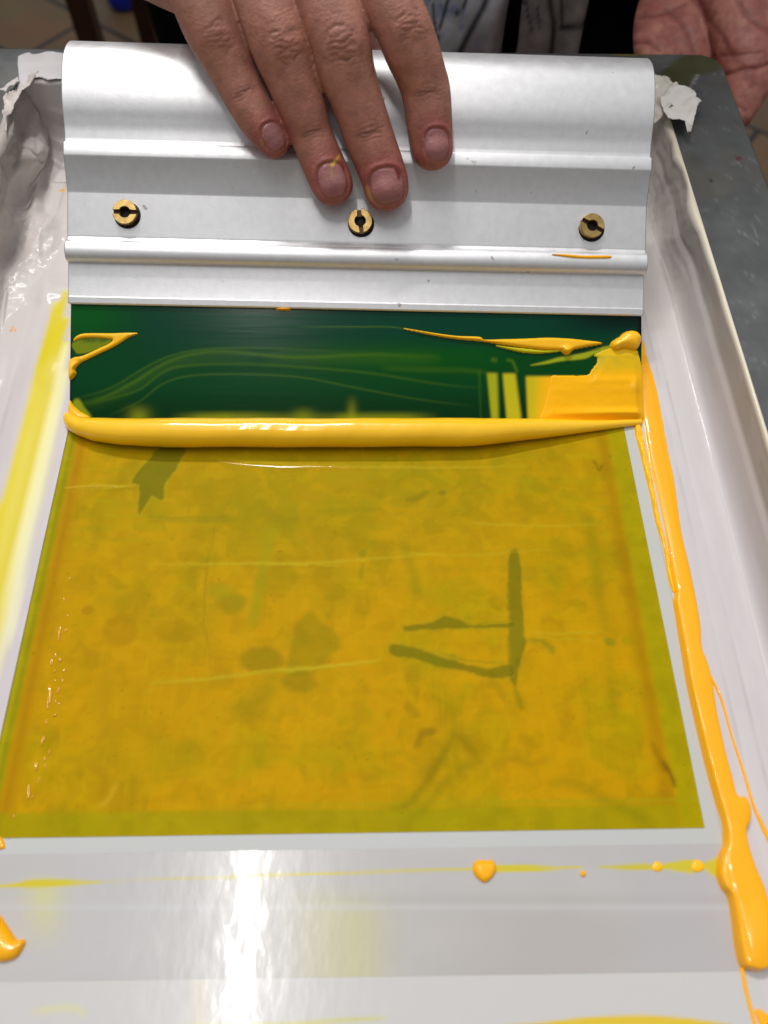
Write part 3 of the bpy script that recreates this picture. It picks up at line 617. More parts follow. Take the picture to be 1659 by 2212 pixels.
RIDGE = mat('wet_ink_ridge', S2L((196, 152, 0)), .2, spec=.4, coat=1, coatr=.05, bump=(500, .25, .0003, (1, 1, 1)))
ink_field('ink_ridge', np.array([0, 0, .00016]), _U, _V, _N, ribbon([(470, 996), (520, 1003), (575, 1007), (625, 1009), (690, 1008), (760, 1011)], [.6, 2.2, 3, 3, 2.0, .6]), .16, .5, RIDGE, .25, sm=0, parent=scr)
ink_field('ink_ridge', np.array([0, 0, .00016]), _U, _V, _N, ribbon([(138, 1054), (190, 1051), (240, 1050), (288, 1054)], [.8, 1.6, 1.6, .6]), .12, .4, RIDGE, .25, sm=0, parent=scr)

# ------------------------------------------------------------------ squeegee
sqg = empty('squeegee', tuple(sq(SL/2, 0, 0)), 'silver aluminium squeegee with green rubber blade held by the hand, smeared with yellow ink', 'squeegee')
ty = t_at
def handle():
    # measured rows of the photo -> t of each profile corner for its n
    pr = []
    tl = ty(669, .8); pr += [(tl, -9.0), (tl, .5), (tl+.4, .9), (ty(655, 1.0), 1.1), (ty(652, .7), .7)]
    tb0 = ty(582, .8); pr += [(tb0-.4, .7), (tb0, .8)]
    tb1 = ty(531, 2.0)
    # half-round bead
    c = (tb0+tb1)/2; r = (tb1-tb0)/2
    for a in np.linspace(-math.pi/2*.96, math.pi/2*.80, 22): pr.append((c+r*math.sin(a), .8+3.4*math.cos(a)**.8))
    pr += [(ty(526, 1.5)+.1, 1.45), (ty(524, 1.6)+.5, 1.6)]
    tf = ty(428, 1.6); pr += [(tf-.6, 1.6), (tf-.2, 1.7), (tf+.3, 1.95)]
    tr0 = ty(352, 5.2); pr += [(tr0-.5, 4.9), (tr0-.1, 5.25), (tr0+.4, 5.4)]
    tr1 = ty(323, 5.4); pr += [(tr1-.4, 5.4), (tr1, 5.25), (tr1+.25, 4.6), (tr1+.6, 4.15), (tr1+1.6, 4.1)]
    # handle grip: concave foot, gently bulging, rounding over at the top
    th = ty(107, 0.0)
    g = [(tr1+1.6, 4.1), (tr1+4.5, 4.55), (tr1+7, 5.3), (tr1+10, 6.3), (tr1+13.5, 6.9), (tr1+18, 7.0), (tr1+22.5, 6.5), (tr1+26, 5.4), (tr1+29.2, 3.4), (tr1+31.6, .8), (tr1+33.2, -2.2), (tr1+33.8, -5.5), (tr1+33.2, -9), (tr1+31, -12.5), (tr1+27, -14.6), (tr1+22, -15.6), (tr1+15, -15.6)]
    g = np.array(g)
    # scale t so that the silhouette row is right
    def sil(scale):
        q = g.copy(); q[:, 0] = tr1+1.6+(q[:, 0]-tr1-1.6)*scale; return min(proj(sq(SL/2, t, n))[1] for t, n in catmull(q, 6, False))
    lo, hi = .5, 1.8
    for _ in range(30):
        m_ = (lo+hi)/2
        if sil(m_) > 107: lo = m_
        else: hi = m_
    g[:, 0] = tr1+1.6+(g[:, 0]-tr1-1.6)*lo
    pr += [tuple(v) for v in catmull(g, 6, False)[1:]]
    pr += [(tr1+4, -12.5), (tf, -10.0), (tl+14, -9.5)]
    pr = np.array(pr); n = len(pr)
    # end caps slightly chamfered
    ns = 60; ss = np.r_[0, .35, np.linspace(.9, SL-.9, ns), SL-.35, SL]
    cen = np.array([(pr[:, 0].min()+pr[:, 0].max())/2, -5])
    V = []
    for k, s in enumerate(ss):
        q = pr.copy()
        if k in (0, len(ss)-1):
            d = np.gradient(np.r_[pr[-1:], pr, pr[:1]], axis=0)[1:-1]; nr = np.stack([-d[:, 1], d[:, 0]], 1); nr /= np.linalg.norm(nr, axis=1)[:, None]+1e-9
            q = pr-nr*.3
        V += [sq(s, t, n_) for t, n_ in q]
    F = [(i*n+j, i*n+(j+1) % n, (i+1)*n+(j+1) % n, (i+1)*n+j) for i in range(len(ss)-1) for j in range(n)]
    F.append(tuple(range(n))[::-1]); F.append(tuple((len(ss)-1)*n+j for j in range(n)))
    o = mesh('handle', V, F, ALU, sqg)
    import bmesh
    bm = bmesh.new(); bm.from_mesh(o.data); bmesh.ops.recalc_face_normals(bm, faces=bm.faces); bm.to_mesh(o.data); bm.free()
    o.data.shade_smooth()
    m = o.modifiers.new('e', 'EDGE_SPLIT'); m.split_angle = math.radians(32)
    return pr
PR = handle()
def surf_n(t):
    k = np.argmax(PR[:, 0]); q = PR[:k+1]; return float(np.interp(t, q[2:, 0], q[2:, 1]))
# blade
BL, BR = flat(150, 917, .0002), flat(1386, 919, .0002)
TL, TR = sq(.6, 44, -.6), sq(SL-.4, 44, -.6)
def blade_pt(u, v): return (BL*(1-u)+BR*u)*(1-v)+(TL*(1-u)+TR*u)*v
def blade():
    nu, nv = 560, 120
    u, v = np.meshgrid(np.linspace(0, 1, nu), np.linspace(0, 1, nv), indexing='ij'); u = u.ravel()[:, None]; v = v.ravel()[:, None]
    V = (BL*(1-u)+BR*u)*(1-v)+(TL*(1-u)+TR*u)*v
    bn = np.cross(BR-BL, TL-BL); bn /= np.linalg.norm(bn)
    # edges rounded a little
    px, py = proj(V); P = Paint((0, 62, 26), px, py)
    U = u.ravel()*190; W = v.ravel()*46
    P.mix((0, 58, 42), sst(800, 700, py)*.9*sst(170, 420, px)); P.mix((0, 84, 22), sst(330, 180, px)*sst(760, 690, py)*.8)
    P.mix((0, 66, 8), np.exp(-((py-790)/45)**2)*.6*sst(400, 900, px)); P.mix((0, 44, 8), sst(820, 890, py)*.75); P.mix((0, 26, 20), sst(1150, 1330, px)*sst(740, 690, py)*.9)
    P.mix((4, 84, 6), np.exp(-((py-770)/26)**2)*.5*sst(560, 900, px)*sst(1150, 1000, px))
    P.mix((8, 10, 8), sst(156, 150, px)); P.mix((5, 8, 6), sst(1374, 1384, px)*sst(760, 735, py))
    # dragged curved films of thin ink
    G = (92, 128, 10)
    GA = .62
    for L_, w_, a_ in (([(150, 875), (215, 862), (290, 825), (355, 785), (420, 764), (500, 760), (640, 772), (800, 766), (960, 772)], 4, .55), ([(160, 862), (240, 838), (310, 796), (370, 768), (440, 755), (560, 752), (760, 760)], 2.2, .45),
                      ([(170, 880), (235, 862), (300, 842), (350, 805), (400, 790), (520, 786), (640, 792), (800, 806), (950, 830), (1040, 838)], 3, .4), ([(230, 900), (300, 868), (350, 830), (410, 812), (520, 808), (650, 815), (760, 836), (900, 862), (1030, 878)], 2.4, .42),
                      ([(640, 706), (760, 706), (840, 706), (875, 711)], 1.8, .6), ([(820, 795), (900, 798), (1000, 800), (1060, 806)], 6, .3), ([(170, 880), (260, 848), (330, 806), (420, 775), (560, 770)], 14, .22), ([(560, 770), (760, 772), (960, 776)], 16, .22)):
        P.line(L_, G, w_, a_*GA)
    # tint near the bead
    n_ = fbm(px/38, px*0+2)
    P.mix((150, 160, 8), sst(884, 908, py)*.8*sst(360, 440, px)*sst(960, 860, px)*(.45+.5*sst(.35, .65, fbm(px/70+7, px*0, 2))))
    for x_, w_, h_, a_ in ((300, 22, 40, .6), (655, 22, 34, .45), (760, 10, 60, .5), (520, 60, 22, .5)):
        P.mix((150, 160, 10), np.exp(-((px-x_)/w_)**2)*sst(905-h_, 905, py)*a_)
    YG = (196, 186, 26)
    def bar(x0, x1, x2, x3, y0, y1, c, a):
        f_ = np.clip((py-y0)/(y1-y0), 0, 1); l = x0+(x2-x0)*f_; r_ = x1+(x3-x1)*f_
        P.mix(c, sst(-3, 7, px-l)*sst(-3, 9, r_-px)*sst(y0-3, y0+7, py)*a)
    bar(1050, 1077, 1059, 1080, 804, 898, (176, 180, 24), .85); bar(1084, 1116, 1092, 1128, 805, 898, YG, .95); bar(1032, 1038, 1036, 1041, 796, 900, (90, 130, 14), .5)
    P.line([(1060, 775), (1075, 780)], G, 5, .4); P.line([(1092, 778), (1106, 780), (1114, 796), (1118, 806)], G, 3.5, .5)
    P.poly([(1146, 789), (1180, 780), (1212, 771), (1262, 762), (1300, 750), (1325, 748), (1325, 760), (1296, 768), (1282, 766), (1262, 775), (1212, 780), (1180, 786)], (170, 178, 26), .85, 3)
    # left loop film
    P.poly([(155, 745), (166, 734), (190, 730), (238, 731), (240, 738), (226, 746), (195, 760), (170, 764), (163, 760)], (128, 142, 20), .85, 2)
    P.mix((40, 80, 16), np.exp(-((py-736)/4)**2)*sst(172, 185, px)*sst(238, 225, px)*.7*(.4+fbm(px/3, py/12)))
    P.poly([(158, 868), (170, 862), (182, 880), (197, 903), (160, 903)], (150, 160, 24), .8, 4)
    bar(1134, 1400, 1139, 1400, 811, 920, (206, 188, 24), .95); P.mix((255, 188, 16), sst(1142, 1188, px)*sst(811, 818, py)*.95)
    c = P.c
    nb_ = len(V); Bk = [blade_pt(a, b_)-bn*.008 for a, b_ in ((0, 0), (1, 0), (1, 1), (0, 1))]
    o = mesh('blade', V, gridfaces(nu, nv)[:, :], BLADE, sqg, col=c)
    # body behind the face
    fr = [blade_pt(a, b_)-bn*.00005 for a, b_ in ((0, 0), (1, 0), (1, 1), (0, 1))]
    me = o.data
    Vb = np.array(fr+Bk)
    o2 = mesh('blade_body', Vb, [(4, 7, 6, 5), (0, 4, 5, 1), (1, 5, 6, 2), (3, 2, 6, 7), (0, 3, 7, 4)], BLADES, sqg, smooth=False)
    return bn
BN = blade()
if np.dot(BN, SN) < 0: BN = -BN
# ink crusts on the blade
BU = (BR-BL)/np.linalg.norm(BR-BL); BV = np.cross(BN, BU); BV = BV if np.dot(BV, TL-BL) > 0 else -BV
BO = BL.copy()
def blade_ink(poly, Hh, R_, col=None, hfun=None, wob=.06, st_=.3, sm=4, m=INK, soft=False):
    o = ink_field('ink_smear', BO, BU, BV, BN, poly, Hh, R_, m, st_, parent=sqg, hfun=hfun, wob=wob, col=col, sm=sm, sink=.42, soft=soft)
    return o
def patch_col(px, py, X, Y):
    P = Paint((255, 188, 16), px, py); P.mix((255, 188, 16), sst(1225, 1165, px)*.95); P.mix((226, 190, 30), sst(795, 770, py)*.8*sst(1325, 1290, px)); P.mix((214, 186, 26), sst(812, 790, py)*.6)
    P.mix((200, 180, 40), sst(.5, .65, fbm(px/14, py/7))*sst(800, 770, py)*.6); P.mix((236, 170, 14), np.exp(-((py-842)/10)**2)*.5*sst(1200, 1300, px))
    return P.c
PT = [(1192, 814), (1206, 813), (1226, 813), (1268, 812), (1279, 800), (1291, 784), (1293, 773), (1287, 767), (1305, 758), (1325, 752), (1350, 750), (1374, 756), (1379, 768), (1385, 792), (1387, 834), (1387, 871), (1386, 908), (1331, 911), (1226, 911), (1168, 911), (1176, 880), (1186, 840)]
blade_ink(PT, .05, 1.4, patch_col, lambda px, py, X, Y: .35*sst(1150, 1230, px)*sst(818, 850, py)+.5*sst(1260, 1330, px)+.4*sst(1200, 1380, px)*sst(780, 860, py)+.9*np.exp(-((py-893)/9)**2)*sst(1130, 1330, px)+.25*np.exp(-((py-822)/8)**2)*sst(1180, 1280, px)+.5*np.exp(-((px-1370)/10)**2-((py-835)/14)**2), m=INKB, soft=True, wob=.1)
blade_ink([(1320, 751), (1322, 739), (1339, 728), (1350, 719), (1362, 715), (1375, 717), (1384, 728), (1382, 743), (1374, 755), (1360, 754), (1345, 752), (1330, 757)], 2.6, 3.2)
blade_ink([(872, 709), (940, 720), (987, 726), (1036, 728), (1046, 734), (1093, 733), (1136, 732), (1183, 730), (1231, 732), (1268, 736), (1301, 741), (1268, 748), (1240, 754), (1231, 763), (1222, 765), (1214, 760), (1211, 756), (1173, 754), (1136, 750), (1104, 746), (1072, 741), (1040, 736), (987, 731), (930, 722)], .75, 1.0, hfun=lambda px, py, X, Y: 1.1*np.exp(-((px-1223)/9)**2-((py-757)/8)**2)+.25*np.sin(px/5)*sst(1060, 1000, px)*.4)
blade_ink([(1072, 746), (1104, 750), (1136, 753), (1173, 757), (1212, 757), (1173, 762), (1136, 761), (1104, 755)], .25, .6, lambda px, py, X, Y: np.tile(S2L((200, 190, 26)), (len(px), 1)), m=INKB)
LP = [(158, 737), (167, 725), (187, 720), (236, 720), (275, 719), (298, 720), (278, 729), (250, 747), (213, 765), (184, 779), (171, 787), (163, 798), (165, 807), (157, 818), (149, 818), (149, 782), (160, 772), (180, 768), (215, 752), (236, 742), (244, 734), (232, 731), (200, 729), (175, 731)]
blade_ink(LP, .7, 1.0, hfun=lambda px, py, X, Y: .9*sst(775, 800, py)*sst(180, 160, px)+.3*np.exp(-((px-172)/6)**2-((py-773)/6)**2))
blade_ink([(150, 866), (160, 877), (175, 890), (194, 901), (186, 908), (150, 908)], 1.3, 1.5)
# orange tongue on the bead of the handle
tt_ = ty(553, 3.9)
tongue = [(1192, 549), (1225, 549), (1260, 552), (1316, 552), (1315, 558), (1270, 559), (1235, 557), (1210, 553)]
O_ = sqp(1255, 553, 4.25); 
ink_field('ink_smear', O_-SN*.00012, SD, ST, SN, tongue, .5, .7, INKR, .22, parent=sqg)
for x_, y_, r_ in ((612, 666, 9), ):
    ink_field('ink_smear', sqp(x_, y_, .8), SD, ST, SN, [(x_-14, y_+1), (x_, y_-1.2), (x_+14, y_+.6), (x_, y_+2)], .3, .4, INKR, .15, parent=sqg)
# screws
def screw(x, y, ang):
    n0 = surf_n(ty(y, 1.6)); Cc = sqp(x, y, n0+1.6)-SN*(n0+1.6)*MM+SN*n0*MM; a = math.radians(ang)
    e1 = SD*math.cos(a)+ST*math.sin(a); e2 = -SD*math.sin(a)+ST*math.cos(a)
    ro, ri, w_, h0, h1 = 3.95, 1.75, .72, .9, 2.3
    V, F = [], []
    P_ = lambda u, v, h: Cc+(e1*u+e2*v+SN*h)*MM
    for sg in (1, -1):
        ao = math.asin(w_/ro); ai = math.asin(min(w_/ri, .99)); n = 28
        out = [(ro*math.cos(t), sg*ro*math.sin(t)) for t in np.linspace(ao, math.pi-ao, n)]; inn = [(ri*math.cos(t), sg*ri*math.sin(t)) for t in np.linspace(ai, math.pi-ai, n)]
        b0 = len(V); ch = .16
        for lst, rr in ((out, -1), (inn, 1)):
            V += [P_(u, v, -.1) for u, v in lst]; V += [P_(u, v, h1-ch) for u, v in lst]
            V += [P_(u*(1+rr*ch/math.hypot(u, v)), v*(1+rr*ch/math.hypot(u, v)), h1) for u, v in lst]
        for k in range(n-1):
            for q in ((b0+k, b0+k+1, b0+n+k+1, b0+n+k), (b0+n+k, b0+n+k+1, b0+2*n+k+1, b0+2*n+k), (b0+2*n+k, b0+2*n+k+1, b0+5*n+k+1, b0+5*n+k),
                      (b0+5*n+k, b0+5*n+k+1, b0+4*n+k+1, b0+4*n+k), (b0+4*n+k, b0+4*n+k+1, b0+3*n+k+1, b0+3*n+k)): F.append(q if sg > 0 else q[::-1])
        for k in (0, n-1):
            F.append((b0+k, b0+n+k, b0+2*n+k, b0+5*n+k, b0+4*n+k, b0+3*n+k))
    o = mesh('screw', V, F, BRASS, sqg, smooth=False)
    # slotted barrel below and painted shade in the bore
    V, F = [], []; n = 40
    for r_, h in ((ro*.99, -.1), (ro*.99, h0), (ri, h0), (ri, -.05)): V += [P_(r_*math.cos(2*math.pi*k/n), r_*math.sin(2*math.pi*k/n), h) for k in range(n)]
    for i in range(3):
        for k in range(n): F.append((i*n+k, i*n+(k+1) % n, (i+1)*n+(k+1) % n, (i+1)*n+k))
    mesh('screw_slot', V, F, BRASSD, o, smooth=False)
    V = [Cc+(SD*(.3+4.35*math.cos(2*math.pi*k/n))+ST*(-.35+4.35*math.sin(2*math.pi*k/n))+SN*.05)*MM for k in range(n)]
    mesh('screw_shadow', V, [tuple(range(n))], DARK, o, smooth=False)  # off-centre black disc, a painted shadow crescent at the screw's lower right
    V = [P_(ri*1.02*math.cos(2*math.pi*k/n), ri*1.02*math.sin(2*math.pi*k/n), .06) for k in range(n)]
    mesh('screw_bore_shade', V, [tuple(range(n))], DARK, o, smooth=False)
BRASSD = mat('dark_brass', (.10, .06, .035), .5, metal=.7)  # darker brass for the barrel seen in the slot
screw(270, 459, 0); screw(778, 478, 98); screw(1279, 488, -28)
for o in list(bpy.data.objects):
    if o.name.startswith('screw_'): o.matrix_parent_inverse = o.parent.matrix_parent_inverse.inverted() @ o.parent.matrix_parent_inverse if False else Matrix.Identity(4)

# ------------------------------------------------------------------ the rolling bead of ink
def bead():
    xs = np.linspace(137, 1386, 420)
    bot = np.interp(xs, [137, 143, 152, 168, 200, 260, 350, 700, 1000, 1060, 1100, 1200, 1300, 1386], [903, 921, 932, 941, 952, 961, 966.5, 966, 965, 961, 955, 943, 930, 917])
    top = np.interp(xs, [137, 141, 150, 175, 250, 600, 1100, 1180, 1300, 1386], [898, 890, 893, 902, 903, 903, 903, 905, 908, 905])
    k = np.ones(25)/25; pad = lambda a: np.convolve(np.r_[np.full(12, a[0]), a, np.full(12, a[-1])], k, 'valid')
    b2, t2 = pad(bot), pad(top); e = sst(20, 80, np.arange(len(xs))); bot = bot*(1-e)+b2*e; top = top*(1-e)+t2*e
    V = []; n = 40
    for i, x in enumerate(xs):
        cy, rp = (bot[i]+top[i])/2, max((bot[i]-top[i])/2, 1.)
        z = rp/6.5*MM
        for _ in range(3): P_ = flat(x, cy, z); r = rp*depth(P_)/FPX; z = r*.93
        endf = min(1, ((x-136)/12.)**.5) if x < 148 else 1
        for k_ in range(n):
            a = 2*math.pi*k_/n; w_ = 1+.014*math.sin(x/31+2*a)+.003*math.sin(x/9.+3*a)+.012*math.sin(x/67.+a)+.0015*math.sin(x/4.7+5*a)
            ra = r*w_
            V.append(P_+EY*(math.cos(a)*ra*1.0)+EZ*(math.sin(a)*ra))
    F = [(i*n+j, i*n+(j+1) % n, (i+1)*n+(j+1) % n, (i+1)*n+j) for i in range(len(xs)-1) for j in range(n)]
    F += [tuple(range(n))[::-1], tuple((len(xs)-1)*n+j for j in range(n))]
    V = np.array(V); V[:, 2] = np.maximum(V[:, 2], .00005)
    return mesh('ink_bead', V, F, INKBEAD)
INKBEAD = mat('rolling_ink', (1, .575, .010), .30, spec=.3, coat=.8, coatr=.07, bump=(380, .10, .0003, (1, .5, .5)))
tag(bead(), 'thick glossy rolled bead of yellow ink along the edge of the green blade', 'ink bead')

#@@PERSON
# ------------------------------------------------------------------ the person printing: body (both arms and hands), black clothes, patterned shirt
per = empty('person', (.02, .60, ZF), 'person in black and patterned grey clothes, one hand on the squeegee, other palm open', 'person')
def tube_arrays(chain, flat_=1.0, upv=None, n=28, step=1.2):
    """chain: (point m, radius mm). A round-ended tube through the points."""
    P = np.array([c[0] for c in chain])*1000; R_ = np.array([c[1] for c in chain], float)
    Q = catmull(np.c_[P, R_], 10, False); P, R_ = Q[:, :3], Q[:, 3]
    T = np.gradient(P, axis=0); T /= np.linalg.norm(T, axis=1)[:, None]
    V = []; 
    U0 = np.array(upv if upv is not None else (0, 0, 1.))
    def frame(t):
        u = U0-t*np.dot(U0, t); u /= np.linalg.norm(u); return np.cross(t, u), u
    rings = []
    for a in np.linspace(-88, 0, 9)[:-1]:
        a = math.radians(a); rings.append((P[0]+T[0]*R_[0]*math.sin(a), R_[0]*math.cos(a), T[0]))
    for p_, r_, t_ in zip(P, R_, T): rings.append((p_, r_, t_))
    for a in np.linspace(0, 88, 10)[1:]:
        a = math.radians(a); rings.append((P[-1]+T[-1]*R_[-1]*math.sin(a), R_[-1]*math.cos(a)**.9, T[-1]))
    for c, r_, t_ in rings:
        l, u = frame(t_)
        for k in range(n):
            a = 2*math.pi*k/n; V.append(c+l*(r_*math.cos(a))+u*(r_*math.sin(a)*flat_))
    m = len(rings); F = [(i*n+k, i*n+(k+1) % n, (i+1)*n+(k+1) % n, (i+1)*n+k) for i in range(m-1) for k in range(n)]
    F += [tuple(range(n))[::-1], tuple((m-1)*n+k for k in range(n))]
    return V, F
def union(parts, voxel, it=3):
    Vs, Fs, off = [], [], 0
    for V, F in parts:
        Vs += [tuple(v/1000) for v in V]; Fs += [tuple(i+off for i in f) for f in F]; off += len(V)
    me = bpy.data.meshes.new('u'); me.from_pydata(Vs, [], Fs); o = bpy.data.objects.new('u', me); C.objects.link(o)
    m = o.modifiers.new('r', 'REMESH'); m.mode = 'VOXEL'; m.voxel_size = voxel
    m = o.modifiers.new('s', 'SMOOTH'); m.iterations = it; m.factor = .5
    dg = bpy.context.evaluated_depsgraph_get(); ev = o.evaluated_get(dg); m2 = bpy.data.meshes.new_from_object(ev)
    V = np.empty(len(m2.vertices)*3, np.float32); m2.vertices.foreach_get('co', V); V = V.reshape(-1, 3).astype(float)
    Nn = np.empty(len(m2.vertices)*3, np.float32); m2.vertices.foreach_get('normal', Nn); Nn = Nn.reshape(-1, 3).astype(float)
    F = [tuple(p.vertices) for p in m2.polygons]
    bpy.data.objects.remove(o); bpy.data.meshes.remove(m2)
    return V, Nn, F
def hp(x, y, n, r):   # on the squeegee frame
    P_ = sqp(x, y, n); return (P_, r*depth(P_)/FPX*1000)
FING = {
 'little': [(390, -110, 24, 60), (426, -20, 23, 64), (460, 58, 20.5, 65), (487, 113, 18, 59), (514, 176, 15.5, 49.5), (551, 244, 13.5, 46), (580, 290, 12.5, 40), (590, 304, 12, 35)],
 'ring': [(535, -130, 30, 64), (568, -15, 26.5, 66), (603, 88, 23.5, 66), (631, 168, 19.5, 57), (655, 238, 16, 50.5), (676, 300, 12.5, 46.5), (706, 372, 10.2, 46.5), (717, 396, 9.6, 45.5)],
 'middle': [(665, -130, 31, 66), (700, -5, 28, 66), (733, 82, 25.5, 65), (748, 150, 22, 62), (768, 208, 18.5, 56.5), (796, 292, 14, 54), (828, 378, 10.6, 50.5), (834, 404, 10, 49)],
 'index': [(790, -140, 30, 66), (838, -10, 27, 66), (873, 66, 24.5, 62), (890, 110, 22, 60), (907, 155, 19, 55.5), (921, 205, 16, 53), (930, 290, 12.5, 48), (934, 320, 12, 45)],
}
parts = []
for k, ch in FING.items():
    parts.append(tube_arrays([hp(*c) for c in ch], .86, SN))
# metacarpals up to the wrist, heel of the hand, thumb behind the handle
for c0, r0 in ((FING['little'][0], 62), (FING['ring'][0], 66), (FING['middle'][0], 68), (FING['index'][0], 66)):
    parts.append(tube_arrays([hp(*c0[:3], r0), hp(c0[0]*.8+480*.2-20, -230, 34, r0*1.05), hp(c0[0]*.45+440*.55-60, -370, 42, 62)], .9, SN))
parts.append(tube_arrays([hp(430, -24, 8, 66), hp(348, -72, 4, 75), hp(285, -118, 4, 80), hp(300, -250, 20, 90), hp(360, -400, 34, 80)], .85, SN))
parts.append(tube_arrays([hp(500, -180, 12, 95), hp(630, -200, 12, 95), hp(730, -210, 10, 80)], .7, SN))
wr = [hp(430, -400, 36, 95)[0]]
SH_R = np.array([-.19, .60, .44]); EL_R = np.array([-.27, .62, .16])
# thumb: leaves the side of the palm near the wrist and closes behind the handle
parts.append(tube_arrays([hp(560, -330, 14, 70), hp(700, -250, 2, 72), (sq(98, 130, -24), 11), (sq(96, 108, -29), 10), (sq(94, 92, -27), 9)], .9, SN))
w0 = hp(430, -400, 36, 95)
V1, N1, F1 = union(parts, .0005, 3)
parts2 = [tube_arrays([hp(420, -330, 36, 110), (w0[0]+np.array([-.01, .05, .01]), 26), (w0[0]*.5+EL_R*.5, 32), (EL_R, 38), ((EL_R+SH_R)/2, 42), (SH_R, 50)], .85, SN)]
# ---- left hand behind the far right corner, palm to the camera, fingers under the frame
def fp(x, y, z, r):
    P_ = flat(x, y, z*MM); return (P_, r*depth(P_)/FPX*1000)
lp = []
ND = -fw*.6+np.array([0, 0, .8]); ND /= np.linalg.norm(ND)
lp.append(tube_arrays([fp(1585, -150, 12, 105), fp(1603, -20, 8, 98), fp(1618, 80, 3, 76), fp(1622, 150, -3, 58), fp(1610, 205, -9, 43), fp(1596, 246, -14, 31)], .75, ND))
lp.append(tube_arrays([fp(1560, -160, 5, 110), fp(1520, -20, -2, 100), fp(1490, 90, -8, 80), fp(1475, 150, -14, 62)], .55, ND))
lp.append(tube_arrays([fp(1520, -180, 5, 100), fp(1474, -40, -3, 78), fp(1445, 60, -8, 76), fp(1440, 150, -14, 66)], .6, ND))
for i, (x, r) in enumerate(((1425, 34), (1465, 36), (1510, 36), (1550, 34))):
    a = fp(x, 110, -13, r*1.15); b_ = fp(x-12, 190, -15, r); X_ = b_[0]
    lp.append(tube_arrays([a, b_, (X_+np.array([-.012, -.03, .000]), 8.3), (X_+np.array([-.022, -.05, .000]), 7.6), (X_+np.array([-.028, -.062, .001]), 6.8)], .9, ND))
V2, N2, F2 = union(lp, .0008, 3)
SH_L = np.array([.23, .60, .44]); EL_L = np.array([.30, .64, .16])
wl = fp(1580, -150, 14, 105)[0]
parts2.append(tube_arrays([(wl, 25), (wl+np.array([.0, .03, .015]), 25), (wl*.5+EL_L*.5, 30), (EL_L, 37), ((EL_L+SH_L)/2, 42), (SH_L, 50)], .85, ND))
parts2.append(tube_arrays([((-.17, .60, .44), 48), ((.02, .60, .47), 58), ((.21, .60, .44), 48)], .9))
parts2.append(tube_arrays([((.02, .60, .45), 110), ((.02, .60, .25), 125), ((.02, .61, -.02), 130), ((.02, .61, -.12), 125)], .75, (0, 1, 0)))
for sx in (-1, 1): parts2.append(tube_arrays([((.02+sx*.08, .61, -.10), 80), ((.02+sx*.09, .60, -.45), 55), ((.02+sx*.09, .61, -.80), 42), ((.02+sx*.09, .57, -.86), 36)], .95))
Vb, Nb, Fb = union(parts2, .008, 3)
# ---- skin detail on the right hand
def local(px, py, c, a, hw):
    a = np.array(a, float); a /= np.linalg.norm(a); b = np.array([-a[1], a[0]]); dx, dy = px-c[0], py-c[1]
    return (dx*b[0]+dy*b[1])/hw, (dx*a[0]+dy*a[1])/hw
px, py = proj(V1); face = sst(.05, .35, ((EYE-V1)/np.linalg.norm(EYE-V1, axis=1)[:, None]*N1).sum(1))
D = np.zeros(len(V1)); P = Paint((182, 126, 108), px, py)
nse = fbm(px/60, py/60); P.mix((180, 128, 104), sst(.45, .7, nse)*.5); P.mix((150, 92, 76), sst(.5, .75, fbm(px/38+9, py/50))*.4)
P.mix((156, 98, 82), sst(110, 330, py)*.5)
P.mix((182, 134, 114), sst(60, -20, py)*.4)
nail = np.zeros(len(V1)); g = lambda x, s_: np.exp(-(x/s_)**2)
nw = fbm(px/26, py/26)-.5
K = [((470, 82), (.42, .9), 56, 1), ((616, 100), (.26, .96), 62, 1.2), ((738, 98), (.24, .97), 64, 1.25), ((884, 62), (.2, .98), 58, 1.15)]
for c, a, hw, s_ in K:
    u, v = local(px, py, c, a, hw); u2 = u+.25*nw; v2 = v+.30*nw
    near = (np.hypot(u, v) < 1.5)
    r = np.hypot(u2/.74, v2/.60); th = np.arctan2(v2, u2)
    wv = .12*np.sin(3*th+c[0])+.06*np.sin(7*th)
    wt = sst(.15, .75, fbm(px/17+c[0], py/17)); d = -.30*g(r+wv-.95, .13)*np.abs(np.sin(th))**1.5*wt*1.3 - .20*g(r+wv-.62, .10)*np.abs(np.sin(th))*wt
    d += .55*g(r, .8)-.25*g(r, .35)
    for q, dep in ((-.36, .2), (-.14, .26), (.06, .28), (.24, .24), (.45, .16)):
        d -= dep*g(v2-q-.16*u2*u2*(1 if q > 0 else -1)-.05*np.sin(u*9+q*20), .045)*sst(.62, .3, np.abs(u2))
    for q in (.72, .85, .98, 1.12, 1.26): d -= .075*g(v2-q-.1*u2*u2, .035)*sst(.8, .3, np.abs(u2))
    for q in (-.78, -.92, -1.08, -1.25): d -= .05*g(v2-q+.1*u2*u2, .035)*sst(.8, .3, np.abs(u2))
    D += d*s_*near*.85
    P.mix((150, 92, 74), (.65*g(r, .8)*near)); P.mix((124, 70, 56), near*(.38*g(r+wv-.95, .13)*np.abs(np.sin(th))**1.5+.2*g(r+wv-.6, .1)*np.abs(np.sin(th)))*wt)
    P.mix((190, 134, 112), near*.35*g(r-.75, .08))
